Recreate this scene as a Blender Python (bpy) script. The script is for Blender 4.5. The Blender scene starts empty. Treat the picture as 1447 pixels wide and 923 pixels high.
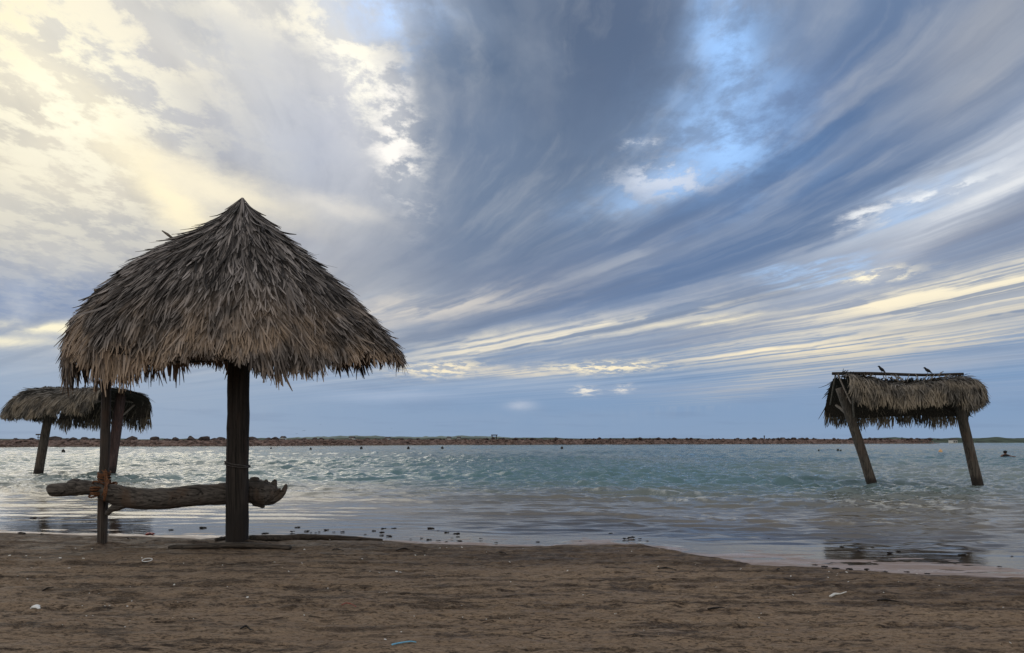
import bpy, bmesh, math, random
import numpy as np
from mathutils import Vector, Matrix, noise as mnoise
R = math.radians
random.seed(11); rng = np.random.default_rng(11)
sc = bpy.context.scene
col = sc.collection

# ------------------------------------------------------------------ camera
EYE = 1.45; FP = 1045.0; PW, PH = 1447, 923; HZ = 620.5     # eye height, focal length in photo pixels, horizon row
cam = bpy.data.cameras.new("camera"); cam_o = bpy.data.objects.new("camera", cam); col.objects.link(cam_o)
cam.sensor_width = 36; cam.lens = 36*FP/PW; cam.shift_y = (HZ-PH/2)/PW
cam_o.location = (0, 0, EYE); cam_o.rotation_euler = (R(90), 0, 0)
cam.clip_start = 0.05; cam.clip_end = 20000
sc.camera = cam_o
sc.render.resolution_x = 1024; sc.render.resolution_y = 653
sc.view_settings.view_transform = 'Standard'; sc.view_settings.look = 'None'
sc.view_settings.exposure = 0.12; sc.view_settings.gamma = 1

def at(px, py, Y):                      # where a line of sight of the photo meets depth Y (used to measure, everything stands in metres)
    return Vector(((px-PW/2)/FP*Y, Y, EYE-(py-HZ)/FP*Y))
def on(px, py, z=0.0):                  # ... meets height z
    Y = (EYE-z)*FP/(py-HZ)
    return Vector(((px-PW/2)/FP*Y, Y, z))
def azel(px, py):
    dx = px-PW/2
    return math.atan2(dx, FP), math.atan2(HZ-py, math.hypot(FP, dx))

def lin(c):
    return tuple(((v/255)/12.92 if v/255 <= .04045 else ((v/255+.055)/1.055)**2.4) for v in c)

# ------------------------------------------------------------------ world
SUN_AZ, SUN_EL = R(-38), R(32)
wd = bpy.data.worlds.new("World"); sc.world = wd; wd.use_nodes = True
nt = wd.node_tree; N = nt.nodes; L = nt.links
for n in list(N): N.remove(n)
WS = 0.1
def nd(t, **k):
    n = N.new(t)
    for a, b in k.items(): setattr(n, a, b)
    return n
def setin(n, i, v):
    if hasattr(v, 'links') or isinstance(v, bpy.types.NodeSocket): L.new(v, n.inputs[i])
    else: n.inputs[i].default_value = v
def M(op, a, b=None, c=None, clamp=False):
    n = nd('ShaderNodeMath', operation=op, use_clamp=clamp); setin(n, 0, a)
    if b is not None: setin(n, 1, b)
    if c is not None: setin(n, 2, c)
    return n.outputs[0]
def VM(op, a, b=None, out=0):
    n = nd('ShaderNodeVectorMath', operation=op); setin(n, 0, a)
    if b is not None: setin(n, 1, b)
    return n.outputs[out]
def MIX(f, a, b, mode='MIX'):
    n = nd('ShaderNodeMix', data_type='RGBA', blend_type=mode)
    setin(n, 0, f)
    for i, v in ((6, a), (7, b)):
        if isinstance(v, tuple): n.inputs[i].default_value = (*v[:3], 1)
        else: L.new(v, n.inputs[i])
    return n.outputs[2]
def NOISE(vec, scale, detail=4, rough=.5, dist=0.0, out='Fac'):
    n = nd('ShaderNodeTexNoise'); n.noise_dimensions = '3D'
    L.new(vec, n.inputs['Vector']); n.inputs['Scale'].default_value = scale
    n.inputs['Detail'].default_value = detail; n.inputs['Roughness'].default_value = rough
    n.inputs['Distortion'].default_value = dist
    return n.outputs[out]
def MAP(vec, loc=(0,0,0), rot=(0,0,0), scl=(1,1,1), typ='POINT'):
    n = nd('ShaderNodeMapping', vector_type=typ); L.new(vec, n.inputs[0])
    n.inputs['Location'].default_value = loc; n.inputs['Rotation'].default_value = rot; n.inputs['Scale'].default_value = scl
    return n.outputs[0]
def RANGE(v, a, b, c=0, d=1):
    n = nd('ShaderNodeMapRange', interpolation_type='SMOOTHSTEP'); L.new(v, n.inputs[0])
    for i, x in enumerate((a, b, c, d)): n.inputs[i+1].default_value = x
    return n.outputs[0]

tc = nd('ShaderNodeTexCoord').outputs['Generated']
sep = nd('ShaderNodeSeparateXYZ'); L.new(tc, sep.inputs[0]); dx, dy, dz = sep.outputs
az = M('ARCTAN2', dx, dy); el = M('ARCSINE', dz)
cb = nd('ShaderNodeCombineXYZ'); L.new(az, cb.inputs[0]); L.new(el, cb.inputs[1]); ae = cb.outputs[0]
# cloud-deck coordinates: where the line of sight meets a layer above
zz = M('ADD', M('MAXIMUM', dz, 0.0), 0.07)
cp = nd('ShaderNodeCombineXYZ'); L.new(M('DIVIDE', dx, zz), cp.inputs[0]); L.new(M('DIVIDE', dy, zz), cp.inputs[1])
plane = cp.outputs[0]
ST_AZ = R(-9)
# long wisps follow a bent flow: level lines of psi, near vertical high up and almost level low down
tpx = M('MAXIMUM', M('MULTIPLY', el, FP), 45.0); xpx = M('ADD', M('MULTIPLY', az, FP), 723.0)
psi = M('ADD', M('DIVIDE', M('ADD', xpx, 294.0), tpx), M('MULTIPLY', M('LOGARITHM', tpx, math.e), 2.1))
pcb = nd('ShaderNodeCombineXYZ'); L.new(psi, pcb.inputs[0]); L.new(M('MULTIPLY', M('LOGARITHM', tpx, math.e), 1.0), pcb.inputs[1])
wn = nd('ShaderNodeVectorMath', operation='MULTIPLY'); L.new(VM('SUBTRACT', NOISE(MAP(ae, scl=(1,1.6,1)), 3.6, 5, .58, out='Color'), (.5,.5,.5)), wn.inputs[0]); wn.inputs[1].default_value = (.75,.9,0)
wns = nd('ShaderNodeVectorMath', operation='SCALE'); L.new(wn.outputs[0], wns.inputs[0]); L.new(RANGE(el, .08, .30, 1, .38), wns.inputs['Scale'])
swarp = VM('ADD', pcb.outputs[0], wns.outputs[0])
streak = NOISE(MAP(swarp, scl=(1.5,1.3,1)), 1.0, 6, .5)              # long wisps
s2a = NOISE(MAP(swarp, loc=(9,4,0), scl=(2.0,2.6,1)), 1.0, 5, .5); s2b = NOISE(MAP(swarp, loc=(5,2,0), scl=(4.2,2.2,1)), 1.0, 6, .52)
hi = RANGE(el, .10, .34)
streak2 = M('ADD', M('MULTIPLY', s2b, hi), M('MULTIPLY', s2a, M('SUBTRACT', 1.0, hi)))
puff = NOISE(MAP(plane, scl=(1,.7,1)), 7.5, 9, .64, .12)  # small broken cloudlets
big = NOISE(MAP(plane, loc=(3,1,0)), .8, 5, .55)
# ragged edges for the masses below
w1 = nd('ShaderNodeVectorMath', operation='MULTIPLY'); L.new(VM('SUBTRACT', NOISE(MAP(swarp, scl=(2.2,2.0,1)), 1.0, 8, .58, out='Color'), (.5,.5,.5)), w1.inputs[0]); w1.inputs[1].default_value = (.16,.15,0)
elf = RANGE(el, 0.0, .35, .22, 1)
w1s = nd('ShaderNodeVectorMath', operation='SCALE'); L.new(w1.outputs[0], w1s.inputs[0]); L.new(elf, w1s.inputs['Scale'])
aew = VM('ADD', ae, w1s.outputs[0])
w2 = nd('ShaderNodeVectorMath', operation='MULTIPLY'); L.new(VM('SUBTRACT', NOISE(MAP(ae, scl=(1,2.2,1)), 7, 9, .68, out='Color'), (.5,.5,.5)), w2.inputs[0]); w2.inputs[1].default_value = (.12,.055,0)
w2s = nd('ShaderNodeVectorMath', operation='SCALE'); L.new(w2.outputs[0], w2s.inputs[0]); L.new(RANGE(el, .05, .35, .35, 1), w2s.inputs['Scale'])
aep = VM('ADD', ae, w2s.outputs[0])

sky = nd('ShaderNodeTexSky', sky_type='NISHITA', sun_disc=False, sun_elevation=SUN_EL, sun_rotation=SUN_AZ)
nish = sky.outputs[0]

ramp = nd('ShaderNodeValToRGB'); L.new(M('DIVIDE', el, R(90)), ramp.inputs[0]); e = ramp.color_ramp.elements
def stop(e_deg, c):
    s = e.new(e_deg/90); s.color = (*lin(c), 1)
e[0].position = 0; e[0].color = (*lin((132,154,182)), 1)
e[1].position = 1; e[1].color = (*lin((172,178,190)), 1)
stop(4, (120,149,184)); stop(8, (134,152,178)); stop(13, (130,146,172)); stop(22, (118,138,167)); stop(32, (116,134,162)); stop(50, (160,166,180))
c = ramp.outputs[0]


def blob(c, px, py, rx, ry, rot, colr, op, vec=None, mod=None, pw=1.0, mode='MIX'):
    a, b = azel(px, py)
    m = MAP(vec or aew, loc=(a, b, 0), rot=(0, 0, R(rot)), scl=(rx/FP, ry/FP, 1), typ='TEXTURE')
    d = VM('DOT_PRODUCT', m, m, out='Value')
    if pw != 1: d = M('POWER', d, pw)
    f = M('MULTIPLY', M('EXPONENT', M('MULTIPLY', d, -1.0)), op)
    if mod is not None: f = M('MULTIPLY', f, mod, clamp=True)
    return MIX(f, c, lin(colr), mode)
smod = RANGE(streak, .34, .62, .25, 1.25)
smod2 = RANGE(streak2, .38, .6, .15, 1.3)
pmod = RANGE(puff, .44, .58, .12, 1.25)
CREAM = (250,241,214); WARM = (246,232,198); 
# --- large masses, (photo-measured) centre, radii in px, tilt anticlockwise
c = blob(c, 60, 120, 330, 260, -20, (232,224,204), .95)
c = blob(c, 330, 60, 330, 170, -15, (222,218,208), .9)
c = blob(c, 480, 170, 130, 120, -40, (206,208,216), .8)
c = blob(c, 200, 300, 300, 90, -12, (222,213,194), .85)
c = blob(c, 60, 345, 220, 60, 0, (176,178,182), .7)
c = blob(c, 330, 225, 160, 44, -45, (146,150,162), .95)
c = blob(c, 180, 130, 120, 30, -32, (176,176,180), .6)
c = blob(c, 60, 300, 170, 26, -4, (172,174,178), .7)
c = blob(c, 230, 110, 150, 40, -35, (190,190,194), .8)
c = blob(c, 110, 60, 60, 18, -20, (204,202,198), .7)
c = blob(c, 60, 215, 100, 24, -10, (208,202,190), .7)
c = blob(c, 300, 30, 90, 26, -10, (198,200,204), .7)
c = blob(c, 440, 230, 120, 60, -50, (168,176,194), .65)
c = blob(c, 440, 330, 200, 60, -8, (168,172,184), .5)
c = blob(c, 60, 425, 230, 42, 3, (122,142,176), .9)
c = blob(c, 760, 90, 150, 190, 0, (84,102,128), .97, pw=1.6)
c = blob(c, 880, 60, 110, 130, -5, (88,104,130), .9, pw=1.4)
c = blob(c, 660, 190, 90, 190, 5, (108,126,152), .85)
c = blob(c, 750, 300, 260, 90, 15, (104,123,150), .85)
c = blob(c, 1250, 150, 260, 110, 33, (84,110,147), .97, pw=1.4)
c = blob(c, 1010, 320, 320, 60, 20, (74,108,153), .95, pw=1.3)
c = blob(c, 800, 390, 300, 40, 14, (122,134,156), .7)
c = blob(c, 1330, 345, 210, 24, 9, (116,126,148), .85)
c = blob(c, 1080, 455, 300, 14, 8, (138,148,168), .6)
c = blob(c, 1100, 150, 120, 60, 35, (110,130,166), .7)
c = blob(c, 700, 545, 230, 11, 0, (156,172,194), .55)
c = blob(c, 1000, 548, 200, 10, 2, (152,166,188), .5)
c = blob(c, 1330, 556, 200, 14, 2, (140,158,184), .5)
c = blob(c, 650, 590, 300, 12, 0, (136,157,184), .5)
c = blob(c, 1420, 40, 120, 60, 35, (168,172,180), .8)
c = blob(c, 1440, 225, 200, 34, 32, (206,211,220), .85)
c = blob(c, 1300, 295, 150, 26, 18, (188,197,210), .8)
# --- wisps over everything
low = RANGE(el, .03, .12); s3a = NOISE(MAP(swarp, loc=(3,8,0), scl=(2.9,4.2,1)), 1.0, 6, .55); s3b = NOISE(MAP(swarp, loc=(1,7,0), scl=(9,4.0,1)), 1.0, 6, .58)
streak3 = M('ADD', M('MULTIPLY', s3b, hi), M('MULTIPLY', s3a, M('SUBTRACT', 1.0, hi))); brk = RANGE(NOISE(MAP(ae, loc=(2,5,0)), 6, 4, .55), .38, .62, .25, 1.15)
c = MIX(M('MULTIPLY', low, RANGE(streak, .50, .74, 0, .34)), c, lin((196,202,210)))
c = MIX(M('MULTIPLY', low, RANGE(streak, .48, .26, 0, .34)), c, lin((80,102,134)))
c = MIX(M('MULTIPLY', M('MULTIPLY', low, brk), RANGE(streak2, .48, .72, 0, .20)), c, lin((222,222,220)))
c = MIX(M('MULTIPLY', low, RANGE(streak2, .50, .26, 0, .22)), c, lin((80,102,134)))
c = MIX(M('MULTIPLY', low, RANGE(streak3, .50, .72, 0, .09)), c, lin((214,216,216)))
c = MIX(M('MULTIPLY', low, RANGE(streak3, .50, .30, 0, .10)), c, lin((88,102,128)))
smod3 = RANGE(streak3, .40, .60, .1, 1.25)
c = MIX(RANGE(big, .50, .30, 0, .12), c, lin((96,110,140)))
# --- openings where the real sky shows
gap = None
for (px, py, rx, ry, rot, op) in ((1045,60,45,95,0,.95),(1030,190,75,60,10,.9),(965,235,110,28,14,.75),(1075,120,60,60,0,.55),(545,15,75,26,-12,.75),(1150,384,60,9,3,.7),(1290,280,60,10,16,.35),(590,40,14,40,0,.4)):
    a, b = azel(px, py)
    m = MAP(aew, loc=(a, b, 0), rot=(0, 0, R(rot)), scl=(rx/FP, ry/FP, 1), typ='TEXTURE')
    f = M('MULTIPLY', M('EXPONENT', M('MULTIPLY', VM('DOT_PRODUCT', m, m, out='Value'), -1.0)), op)
    gap = f if gap is None else M('MAXIMUM', gap, f)
gap = M('MULTIPLY', gap, RANGE(puff, .62, .40, .35, 1.0), clamp=True)
# cloud colours are display radiances; the sky texture is brought into the same unit
c = VM('SCALE', c); c.node.inputs['Scale'].default_value = 1/WS
GAPC = nd('ShaderNodeMix', data_type='RGBA', blend_type='MULTIPLY'); GAPC.inputs[0].default_value = 1
L.new(nish, GAPC.inputs[6]); GAPC.inputs[7].default_value = (2.3, 2.45, 2.6, 1)
nmix = nd('ShaderNodeMix', data_type='RGBA'); nmix.inputs[0].default_value = .35
nmix.inputs[6].default_value = (*[v/WS for v in lin((142,188,240))], 1); L.new(GAPC.outputs[2], nmix.inputs[7])
c = MIX(gap, c, nmix.outputs[2])
def S(rgb): return tuple(v/WS for v in lin(rgb))
def glow(c, px, py, rx, ry, rot, rgb, op, vec, mod=None):
    a, b = azel(px, py)
    m = MAP(vec, loc=(a, b, 0), rot=(0, 0, R(rot)), scl=(rx/FP, ry/FP, 1), typ='TEXTURE')
    f = M('MULTIPLY', M('EXPONENT', M('MULTIPLY', VM('DOT_PRODUCT', m, m, out='Value'), -1.0)), op)
    if mod is not None: f = M('MULTIPLY', f, mod, clamp=True)
    return MIX(f, c, S(rgb))
# --- sunlit cream fringes and puffs
for g in ((40,110,170,170,-40,(253,245,218),.45,pmod),(70,90,130,100,-40,(255,250,228),.9,pmod),(20,30,90,80,0,(250,238,200),.6,pmod),(200,240,150,26,-42,(252,240,206),.85,smod),(95,150,60,60,-40,(255,250,226),.6,pmod),
          (490,90,95,34,-48,(254,250,236),1.0,pmod),(400,20,120,26,-10,(246,240,222),.7,pmod),(560,190,26,75,12,(250,246,240),.95,pmod),
          (300,265,120,20,-12,(246,236,210),.7,smod),(160,30,120,40,-15,(244,236,214),.5,pmod),(470,290,70,14,-10,(232,226,214),.5,smod),
          (20,462,130,7,3,(246,238,208),.95,smod2),(25,485,90,7,2,(232,226,204),.8,smod2),(10,250,90,60,0,(236,228,206),.4,None),
          (955,258,60,18,10,(220,227,240),.5,pmod),(905,205,14,8,0,(230,236,246),.8,pmod),(935,245,60,14,12,(214,222,236),.6,pmod),
          (1440,250,120,12,30,(228,230,232),.6,smod2),(1330,275,60,10,20,(232,236,240),.8,pmod),(1235,300,40,7,14,(236,238,240),.7,pmod),
          (1242,387,42,7,2,(252,242,214),.95,pmod),(1330,418,180,15,6,(250,238,208),.95,smod3),(1420,396,110,22,10,(244,234,208),.85,smod3),(1300,446,230,16,8,(228,219,198),.7,smod3),
          (590,436,150,20,8,(210,204,196),.8,smod3),(820,466,200,13,8,(234,226,206),.9,smod3),(690,488,90,9,12,(232,223,202),.9,smod3),(1010,452,90,6,3,(236,226,200),.8,smod2),
          (850,519,80,8,1,(248,235,202),1.0,pmod),(620,522,60,10,3,(246,233,202),1.0,pmod),(720,525,110,8,0,(222,212,192),.7,smod2),
          (828,553,16,6,0,(232,226,214),.8,pmod),(880,551,14,5,0,(222,218,212),.8,pmod),(735,573,20,6,0,(186,194,208),.6,None),
          (1130,494,130,7,3,(248,234,202),1.0,smod3),(1260,490,160,12,4,(228,216,190),.8,smod3),(1150,522,140,16,12,(198,194,184),.55,smod3),(1200,462,200,7,8,(206,203,196),.5,smod3),(950,425,200,9,12,(170,176,188),.5,smod3),(1050,478,150,5,6,(214,208,194),.5,smod3),(1420,440,120,14,8,(226,216,194),.5,smod2),
          (560,560,90,8,0,(170,184,206),.5,None),(1300,520,130,10,5,(176,180,188),.5,None)):
    px, py, rx, ry, rot, rgb, op, mod = g
    c = glow(c, px, py, rx, ry, rot, rgb, op, aep, mod)
c = MIX(RANGE(dy, .15, -.35), c, tuple(.85*v/WS for v in lin((222,221,218))))        # unseen plain sky behind the viewer, brightened to light the fronts facing it
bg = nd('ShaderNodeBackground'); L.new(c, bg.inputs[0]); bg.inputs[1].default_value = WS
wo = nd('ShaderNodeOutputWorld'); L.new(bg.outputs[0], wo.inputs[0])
wd.cycles.sampling_method = 'MANUAL'; wd.cycles.sample_map_resolution = 512

# ------------------------------------------------------------------ sun, behind thin cloud at upper left
sl = bpy.data.lights.new("sun", 'SUN'); sl.energy = 0.6; sl.angle = R(50); sl.color = (1, .93, .80)
so = bpy.data.objects.new("sun", sl); col.objects.link(so)
d = Vector((math.sin(SUN_AZ)*math.cos(SUN_EL), math.cos(SUN_AZ)*math.cos(SUN_EL), math.sin(SUN_EL)))
so.rotation_euler = d.to_track_quat('Z', 'Y').to_euler(); so.location = (0, 0, 30)

#SKYONLY
# ------------------------------------------------------------------ helpers
def tag(o, label=None, cat=None, group=None, kind=None):
    if label: o['label'] = label
    if cat: o['category'] = cat
    if group: o['group'] = group
    if kind: o['kind'] = kind
    return o
def empty(name, loc=(0,0,0)):
    o = bpy.data.objects.new(name, None); o.empty_display_size = .3; col.objects.link(o); o.location = loc
    return o
def link(name, me, mat=None, parent=None, smooth=True):
    if mat:
        me.materials.append(mat)
    if smooth: me.polygons.foreach_set('use_smooth', np.ones(len(me.polygons), bool))
    me.update()
    o = bpy.data.objects.new(name, me); col.objects.link(o)
    if parent is not None:
        o.parent = parent
        if me.get('_moved') is None:
            l = parent.location
            me.transform(Matrix.Translation(-l)); me['_moved'] = 1
    return o
def copy_obj(o, loc, rz=0, scale=1, rot=None):
    c_ = o.copy(); col.objects.link(c_); c_.location = loc; c_.rotation_euler = rot or (0, 0, rz)
    c_.scale = (scale,)*3 if not hasattr(scale, '__len__') else scale
    return c_
def mesh_np(name, V, F4, attrs=None):
    """V (n,3), F4 (m,4 or 3) -> mesh; attrs: dict name->(n,4) point colours"""
    me = bpy.data.meshes.new(name); n = len(V); m, k = F4.shape
    me.vertices.add(n); me.vertices.foreach_set('co', np.asarray(V, np.float32).ravel())
    me.loops.add(m*k); me.loops.foreach_set('vertex_index', F4.astype(np.int32).ravel())
    me.polygons.add(m); me.polygons.foreach_set('loop_start', np.arange(0, m*k, k, dtype=np.int32))
    try: me.polygons.foreach_set('loop_total', np.full(m, k, np.int32))
    except Exception: pass
    for a, v in (attrs or {}).items():
        ca = me.color_attributes.new(a, 'FLOAT_COLOR', 'POINT'); ca.data.foreach_set('color', np.asarray(v, np.float32).ravel())
    me.update(calc_edges=True); me.validate()
    return me
def grid_faces(nr, nc):
    i = np.arange(nr*nc).reshape(nr, nc)
    return np.stack([i[:-1,:-1], i[:-1,1:], i[1:,1:], i[1:,:-1]], -1).reshape(-1, 4)
class MB:
    def __init__(s): s.v = []; s.f = []
    def add(s, V, F):
        b = len(s.v); s.v += [tuple(p) for p in V]; s.f += [tuple(i+b for i in f) for f in F]
    def tube(s, pts, rad, seg=10, jit=0.0, flat=1.0, seed=0, up=None, cap=True, nscale=3.0):
        pts = [Vector(p) for p in pts]; rings = []; n = len(pts)
        prev = None
        for i, p in enumerate(pts):
            t = (pts[min(i+1, n-1)]-pts[max(i-1, 0)]).normalized()
            ref = prev if prev is not None else (Vector(up) if up else (Vector((0,0,1)) if abs(t.z) < .8 else Vector((0,1,0))))
            a = (ref - t*ref.dot(t)).normalized(); b = t.cross(a); prev = a
            r = rad[i] if hasattr(rad, '__len__') else rad
            ring = []
            for k in range(seg):
                an = 2*math.pi*k/seg
                dr = r
                if jit:
                    q = Vector((math.cos(an)*1.3, math.sin(an)*1.3, i*.33))*1.0
                    dr = r*(1+jit*mnoise.noise(q*1.1+Vector((seed*7.3, seed, 0)))*2+jit*.8*mnoise.noise(q*nscale+Vector((seed*3.1, 5, 1))))
                ring.append(p + a*math.cos(an)*dr*flat + b*math.sin(an)*dr)
            rings.append(ring)
        V = [v for r_ in rings for v in r_]; F = []
        for i in range(n-1):
            for k in range(seg):
                k2 = (k+1) % seg
                F.append((i*seg+k, i*seg+k2, (i+1)*seg+k2, (i+1)*seg+k))
        if cap:
            F.append(tuple(range(seg))[::-1]); F.append(tuple((n-1)*seg+k for k in range(seg)))
        s.add(V, F)
    def build(s, name, mat, parent=None, smooth=True):
        me = bpy.data.meshes.new(name); me.from_pydata(s.v, [], s.f)
        bm = bmesh.new(); bm.from_mesh(me); bmesh.ops.recalc_face_normals(bm, faces=bm.faces); bm.to_mesh(me); bm.free()
        return link(name, me, mat, parent, smooth)
def seglerp(pts, n):
    """resample polyline with catmull smoothing"""
    P = np.array([tuple(p) for p in pts], float); t = np.linspace(0, len(P)-1, n); out = []
    for x in t:
        i = min(int(x), len(P)-2); f = x-i
        p0 = P[max(i-1,0)]; p1 = P[i]; p2 = P[i+1]; p3 = P[min(i+2,len(P)-1)]
        out.append(.5*((2*p1)+(-p0+p2)*f+(2*p0-5*p1+4*p2-p3)*f*f+(-p0+3*p1-3*p2+p3)*f**3))
    return out
# value noise in numpy
_tab = rng.random((256, 256))
def vn(x, y):
    xi = np.floor(x).astype(int); yi = np.floor(y).astype(int); fx = x-xi; fy = y-yi
    fx = fx*fx*fx*(fx*(fx*6-15)+10); fy = fy*fy*fy*(fy*(fy*6-15)+10)
    a = _tab[xi & 255, yi & 255]; b = _tab[(xi+1) & 255, yi & 255]; c_ = _tab[xi & 255, (yi+1) & 255]; d_ = _tab[(xi+1) & 255, (yi+1) & 255]
    return (a*(1-fx)+b*fx)*(1-fy)+(c_*(1-fx)+d_*fx)*fy - .5
def fbm(x, y, o=4, g=.5):
    s = 0; a = 1.0; x = np.asarray(x, float); y = np.asarray(y, float)
    for i in range(o):
        s = s+a*vn(x*2**i+17.3*i, y*2**i+5.1*i); a *= g
    return s
def sstep(a, b, x):
    t = np.clip((x-a)/(b-a), 0, 1); return t*t*(3-2*t)

# ------------------------------------------------------------------ materials
def material(name):
    m = bpy.data.materials.new(name); m.use_nodes = True
    global nt, N, L
    nt = m.node_tree; N = nt.nodes; L = nt.links
    return m, N['Principled BSDF'], N['Material Output']
def simple(name, rgb, rough=.7, var=.15, scale=20, bump=.3, bscale=None, stretch=(1,1,1), spec=.3, dist=.01):
    m, P, O = material(name)
    v = MAP(nd('ShaderNodeTexCoord').outputs['Object'], scl=stretch)
    f = NOISE(v, scale, 6, .6)
    dk = tuple(x*(1-var*2) for x in rgb); lt = tuple(min(1, x*(1+var*2)) for x in rgb)
    L.new(MIX(RANGE(f, .3, .7), dk, lt), P.inputs['Base Color'])
    P.inputs['Roughness'].default_value = rough; P.inputs['Specular IOR Level'].default_value = spec
    if bump:
        b = nd('ShaderNodeBump'); b.inputs['Strength'].default_value = bump; b.inputs['Distance'].default_value = dist
        L.new(NOISE(v, bscale or scale*2, 6, .6), b.inputs['Height']); L.new(b.outputs[0], P.inputs['Normal'])
    return m
def wood(name, dark, light, warm, wet=None, base_z=None):
    """weathered wood: long grain, cracks, warm patches; an optional dark wet foot"""
    m, P, O = material(name)
    tco = nd('ShaderNodeTexCoord').outputs['Object']
    geo = nd('ShaderNodeNewGeometry')
    g = MAP(tco, scl=(34, 34, 1.1) if name not in ('log_wood','plank_wood') else (1.5, 38, 38))
    f = NOISE(g, 1.0, 7, .62, .5 if name != 'log_wood' else .12); f2 = NOISE(MAP(tco, scl=(3, 3, 1.6)), 1.3, 4, .6)
    c_ = MIX(RANGE(f, .32, .68), dark, light)
    c_ = MIX(RANGE(f2, .48, .68, 0, .65), c_, warm)
    crack = RANGE(NOISE(MAP(g, loc=(4,2,7), scl=(1.6,1.6,.6)), 1.0, 3, .5, .3), .40, .33)
    c_ = MIX(M('MULTIPLY', crack, .8), c_, (.012,.010,.008))
    if wet is not None:
        s = nd('ShaderNodeSeparateXYZ'); L.new(geo.outputs['Position'], s.inputs[0])
        wz = M('ADD', s.outputs[2], M('MULTIPLY', M('SUBTRACT', f2, .5), -.5))
        c_ = MIX(RANGE(wz, wet, wet-.25, 0, .8), c_, (.022,.018,.016))
    L.new(c_, P.inputs['Base Color']); P.inputs['Roughness'].default_value = .8; P.inputs['Specular IOR Level'].default_value = .25
    b = nd('ShaderNodeBump'); b.inputs['Strength'].default_value = .8; b.inputs['Distance'].default_value = .012
    L.new(M('SUBTRACT', f, crack), b.inputs['Height']); L.new(b.outputs[0], P.inputs['Normal'])
    return m
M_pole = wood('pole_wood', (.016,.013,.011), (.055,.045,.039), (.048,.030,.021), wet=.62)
M_post = wood('post_wood', (.032,.026,.022), (.11,.092,.08), (.09,.055,.04))
M_redpost = wood('red_post_wood', (.045,.028,.026), (.12,.075,.068), (.11,.055,.045), wet=.35)
M_seapost = wood('sea_post_wood', (.045,.037,.031), (.15,.125,.10), (.11,.075,.055), wet=.3)
M_log = wood('log_wood', (.040,.035,.031), (.155,.134,.118), (.12,.076,.05))
M_plank = wood('plank_wood', (.03,.025,.02), (.10,.08,.065), (.07,.05,.035))
M_stick = simple('stick_wood', (.17,.145,.12), .8, .2, 30)
M_rope = simple('rope_fibre', (.17,.075,.035), .85, .25, 60, .6)
M_wire = simple('wire_rope', (.08,.07,.065), .7, .2, 60)
M_under = simple('thatch_light_block', (.045,.036,.028), .95, .35, 40, .8)  # for the dark sheets added under the thatch to stop light

def thatch_mat(name, grey_d, grey_l, tan):
    m, P, O = material(name)
    at_ = nd('ShaderNodeAttribute', attribute_name='strip'); s = nd('ShaderNodeSeparateColor'); L.new(at_.outputs['Color'], s.inputs[0])
    r_, al, vv = s.outputs
    c_ = MIX(r_, grey_d, grey_l)
    f = NOISE(nd('ShaderNodeTexCoord').outputs['Object'], 1.6, 4, .6)
    warm = M('MULTIPLY', RANGE(vv, .62, 1.08), M('MULTIPLY', al, RANGE(f, .38, .6, .12, 1)))
    c_ = MIX(M('MULTIPLY', warm, .85), c_, tan)
    c_ = MIX(RANGE(f, .56, .42, 0, .35), c_, tuple(x*.45 for x in grey_d))
    # old split leaves: a fine grain across the strip
    L.new(c_, P.inputs['Base Color']); P.inputs['Roughness'].default_value = .72; P.inputs['Specular IOR Level'].default_value = .3
    return m
M_thatch = thatch_mat('palm_thatch', (.018,.015,.014), (.42,.37,.345), (.44,.315,.215))
M_thatch2 = thatch_mat('old_thatch', (.026,.023,.02), (.27,.24,.205), (.32,.255,.18))

# ------------------------------------------------------------------ ground and water levels
WZ = -0.085
def interp(px, xs, ys): return np.interp(px, xs, ys)
_b = [on(a, b, -.05) for a, b in ((-900,742),(-300,748),(0,752),(120,755),(200,757),(350,761),(500,762),(640,767),(720,770),(820,768),(900,767),(960,778),(1050,794),(1200,804),(1447,816),(1900,830))]
_w = [on(a, b, WZ) for a, b in ((-900,742),(-300,747),(0,751),(120,753),(200,755),(350,757),(500,760),(640,765),(720,769),(820,767),(900,767),(980,777),(1100,783),(1250,790),(1447,796),(1900,806))]
bx, by = [p.x for p in _b], [p.y for p in _b]; wx, wy = [p.x for p in _w], [p.y for p in _w]
def edge_b(x): return np.interp(x, bx, by)+.10*fbm(x*1.3, x*0+3.7, 4)
def edge_w(x): return np.maximum(np.interp(x, wx, wy)+.10*fbm(x*.9, x*0+9.2, 4)+.30*fbm(x*2.2, x*0+4.2, 3)*sstep(1.5,4,x), edge_b(x)+.06)
RUTS = ((6.45,.035,.02,.16),(7.35,-.02,.016,.14),(5.75,.03,.016,.12),(8.6,.03,.014,.2),(5.15,-.03,.012,.1),(9.3,-.03,.014,.2),(7.0,.05,.01,.1))
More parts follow.
